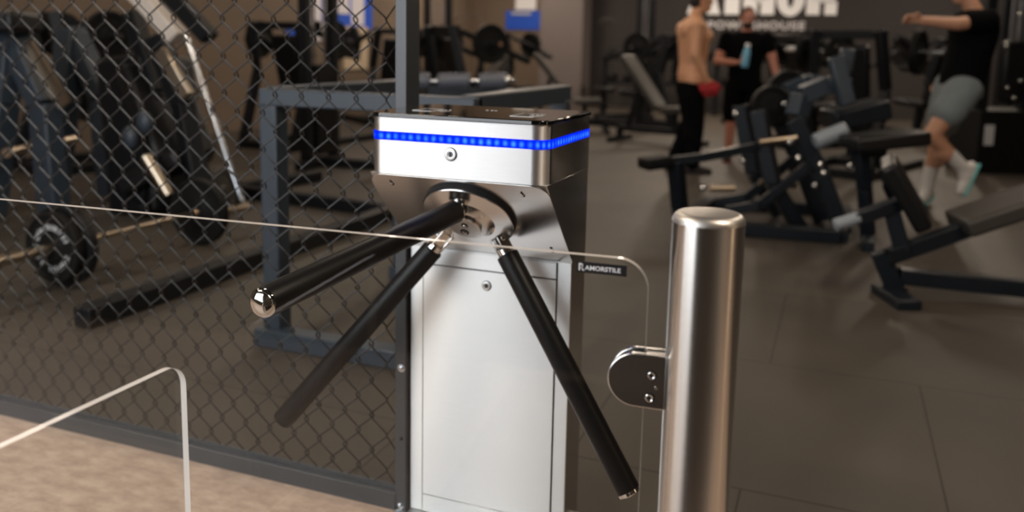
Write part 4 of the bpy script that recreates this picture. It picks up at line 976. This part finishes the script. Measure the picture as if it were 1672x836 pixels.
# person 2: bearded man facing the camera, black t shirt
p2 = thing('person', 'bearded man in black t-shirt facing the camera with a light blue bottle', 'person')
bm = B(); f2 = head(bm, (0.045, 0, 1.615), 0.15, 0.12); limb(bm, [V((-0.01, 0, 1.42)), V((0.02, 0, 1.55))], [0.062, 0.058])
torso_rings(bm, [(0, 0, .86, .10, .15), (0, 0, .95, .12, .17), (0, 0, 1.05, .11, .15), (0, 0, 1.17, .12, .17), (.0, 0, 1.30, .135, .20), (-.01, 0, 1.39, .12, .195), (-.01, 0, 1.45, .07, .12)])
# facing +x: image-left arm is his right (-y)
ar = [(-.01, -.215, 1.38), (0.02, -.30, 1.13), (0.20, -.10, 1.12)]; al = [(-.01, .215, 1.38), (-.02, .31, 1.12), (.04, .37, .90)]
for s, A_ in ((-1, ar), (1, al)): limb(bm, [V(p) for p in A_], [.064, .050, .032]); sph(bm, V(A_[0]), .075)
hand(bm, ar[2], V((.08, .12, .02)), (0.2, -.2, 1), 1, 0.9); hand(bm, al[2], V(al[2]) - V(al[1]), (0, -1, 0), 1, 0.45)
for s in (-1, 1): limb(bm, [V((0, .10 * s, .90)), V((.03, .12 * s, .50)), V((-.01, .13 * s, .10))], [.095, .062, .043]); sph(bm, V((-.03, .125 * s, .38)), .058, (1, 1, 1.6))
obj('body', bm, M_SKIN2, p2, remesh=0.0085); eyes(f2, p2)
bm = B(); torso_rings(bm, [(0, 0, .86, .135, .185), (0, 0, .95, .14, .185), (0, 0, 1.05, .135, .18), (0, 0, 1.18, .14, .195), (.0, 0, 1.31, .155, .22), (-.01, 0, 1.40, .135, .21), (-.01, 0, 1.465, .08, .13)])
for A_ in (ar, al): limb(bm, [V(A_[0]) + V((0, 0, .01)), V(A_[0]) * .58 + V(A_[1]) * .42], [.082, .070])
obj('black_shirt', bm, M_BLACKCLOTH, p2, remesh=0.013)
bm = B(); torso_rings(bm, [(0, 0, .80, .13, .19), (0, 0, .88, .14, .19), (0, 0, .96, .13, .18)])
for s in (-1, 1): limb(bm, [V((0, .10 * s, .86)), V((.03, .12 * s, .54))], [.115, .100])
obj('black_shorts', bm, M_BLACKCLOTH, p2, remesh=0.014)
bm2 = B(); sph(bm2, f2(0.045, 0, -0.072), .060, (.85, 1.05, .72)); obj('beard', bm2, M_HAIR, p2, remesh=0.008)
bm = B(); sph(bm, f2(-0.014, 0, 0.036), .0955, (1.0, .88, .92)); obj('cropped_hair', bm, mat('cropped_hair', (.10, .05, .035), .7), p2, remesh=0.01)
for s in (-1, 1): shoe('shoe', (-.01, .13 * s, .095), (1, .2 * s, 0), (0, 0, 1), p2, M_DKSHOE, M_RED)
q = on_floor(1207, 264); rot2 = math.atan2(-CF.y, -CF.x) - 0.25; finish(p2, q, rot2); p2.scale = (.92, .92, .92)
bp_ = tow(q, rot2, (0.27 * .92, 0.0, 1.17 * .92)); tb = thing('water_bottle', 'light blue drinking bottle held by the bearded man', 'bottle', bp_ + V((0, 0, -.09)))
ax_ = (V((0.10, 0.05, 1))).normalized(); b0 = bp_ - ax_ * .09
bm = B(); lathe(bm, b0, ax_, [(0, .034), (.006, .038), (.15, .038), (.175, .032), (.19, .022), (.205, .022)], 24); obj('bottle_body', bm, M_BOTTLE, tb)
bm = B(); lathe(bm, b0 + ax_ * .205, ax_, [(0, .026), (.03, .026), (.033, .020), (.033, 0)], 24); obj('bottle_cap', bm, M_WHITE, tb)

# person 3: striding man, facing picture left, arm stretched out
p3 = thing('person', 'man in black t-shirt and grey shorts on one leg, arm stretched out to the left', 'person')
bm = B(); f3 = head(bm, (-0.115, -0.03, 1.645), -0.15, 0.30); limb(bm, [V((-0.20, 0, 1.46)), V((-.14, -.02, 1.58))], [0.062, 0.056])
torso_rings(bm, [(-.14, 0, .88, .11, .15), (-.15, 0, .96, .13, .17), (-.17, 0, 1.06, .12, .155), (-.19, 0, 1.18, .13, .17), (-.205, 0, 1.32, .14, .20), (-.21, 0, 1.41, .12, .195), (-.21, 0, 1.47, .07, .12)])
nearA = [(-.19, .20, 1.40), (.06, .27, 1.37), (.30, .25, 1.39)]; farA = [(-.22, -.20, 1.40), (-.26, -.27, 1.14), (-.12, -.25, .95)]
# facing +x which maps to picture left; his left (+y) is the side nearer the camera
for A_ in (nearA, farA): limb(bm, [V(p) for p in A_], [.062, .048, .032]); sph(bm, V(A_[0]), .074)
hand(bm, nearA[2], (1, .0, .12), (0, .9, -.4), -1, 0.45, 1.12); hand(bm, farA[2], V(farA[2]) - V(farA[1]), (0, 1, 0), 1, .6)
stand = [(-.13, -.10, .92), (-.07, -.10, .50), (-.01, -.09, .13)]; bent = [(-.12, .10, .90), (.11, .15, .56), (-.13, .17, .33)]
limb(bm, [V(p) for p in stand], [.098, .062, .044]); sph(bm, V((-.085, -.10, .38)), .060, (1, 1, 1.6))
limb(bm, [V(p) for p in bent], [.098, .062, .044]); sph(bm, V((-.0, .16, .43)), .058, (1.3, 1, 1.1))
obj('body', bm, M_SKIN, p3, remesh=0.0085); eyes(f3, p3)
bm = B(); torso_rings(bm, [(-.15, 0, .92, .15, .19), (-.16, 0, 1.02, .15, .185), (-.18, 0, 1.12, .15, .185), (-.20, 0, 1.22, .15, .20), (-.205, 0, 1.34, .16, .22), (-.21, 0, 1.42, .14, .21), (-.21, 0, 1.485, .08, .13)])
for A_ in (nearA, farA): limb(bm, [V(A_[0]), V(A_[0]) * .45 + V(A_[1]) * .55], [.085, .078])
obj('black_shirt', bm, M_BLACKCLOTH, p3, remesh=0.013)
bm = B(); torso_rings(bm, [(-.14, 0, .84, .15, .195), (-.145, 0, .92, .145, .19), (-.15, 0, .98, .135, .175)])
limb(bm, [V(stand[0]), V(stand[0]) * .35 + V(stand[1]) * .65], [.125, .125]); limb(bm, [V(bent[0]), V(bent[0]) * .52 + V(bent[1]) * .48], [.128, .125])
obj('grey_shorts', bm, M_GREYCLOTH, p3, remesh=0.014)
for nm, (k_, a_), tdir, upv in (('shoe', (stand[1], stand[2]), (.75, .65, -.25), (0, 0, 1)), ('shoe', (bent[1], bent[2]), (.45, .2, -.86), (.8, 0, .5))):
    k_, a_ = V(k_), V(a_)
    bm = B(); limb(bm, [k_ * .42 + a_ * .58, a_], [.054, .050]); obj('white_sock', bm, M_SHOE, p3, remesh=0.009)
    shoe(nm, a_ - V((0, 0, .02)) if nm == 'x' else a_, tdir, upv, p3, M_SHOE, M_TEAL)
bm = B(); sph(bm, f3(-0.018, 0, 0.045), .098, (1.0, .90, .92)); obj('hair', bm, mat('brown_hair', (.10, .05, .025), .6), p3, remesh=0.01)
q = on_floor(1518, 338); finish(p3, q, RV + PI)
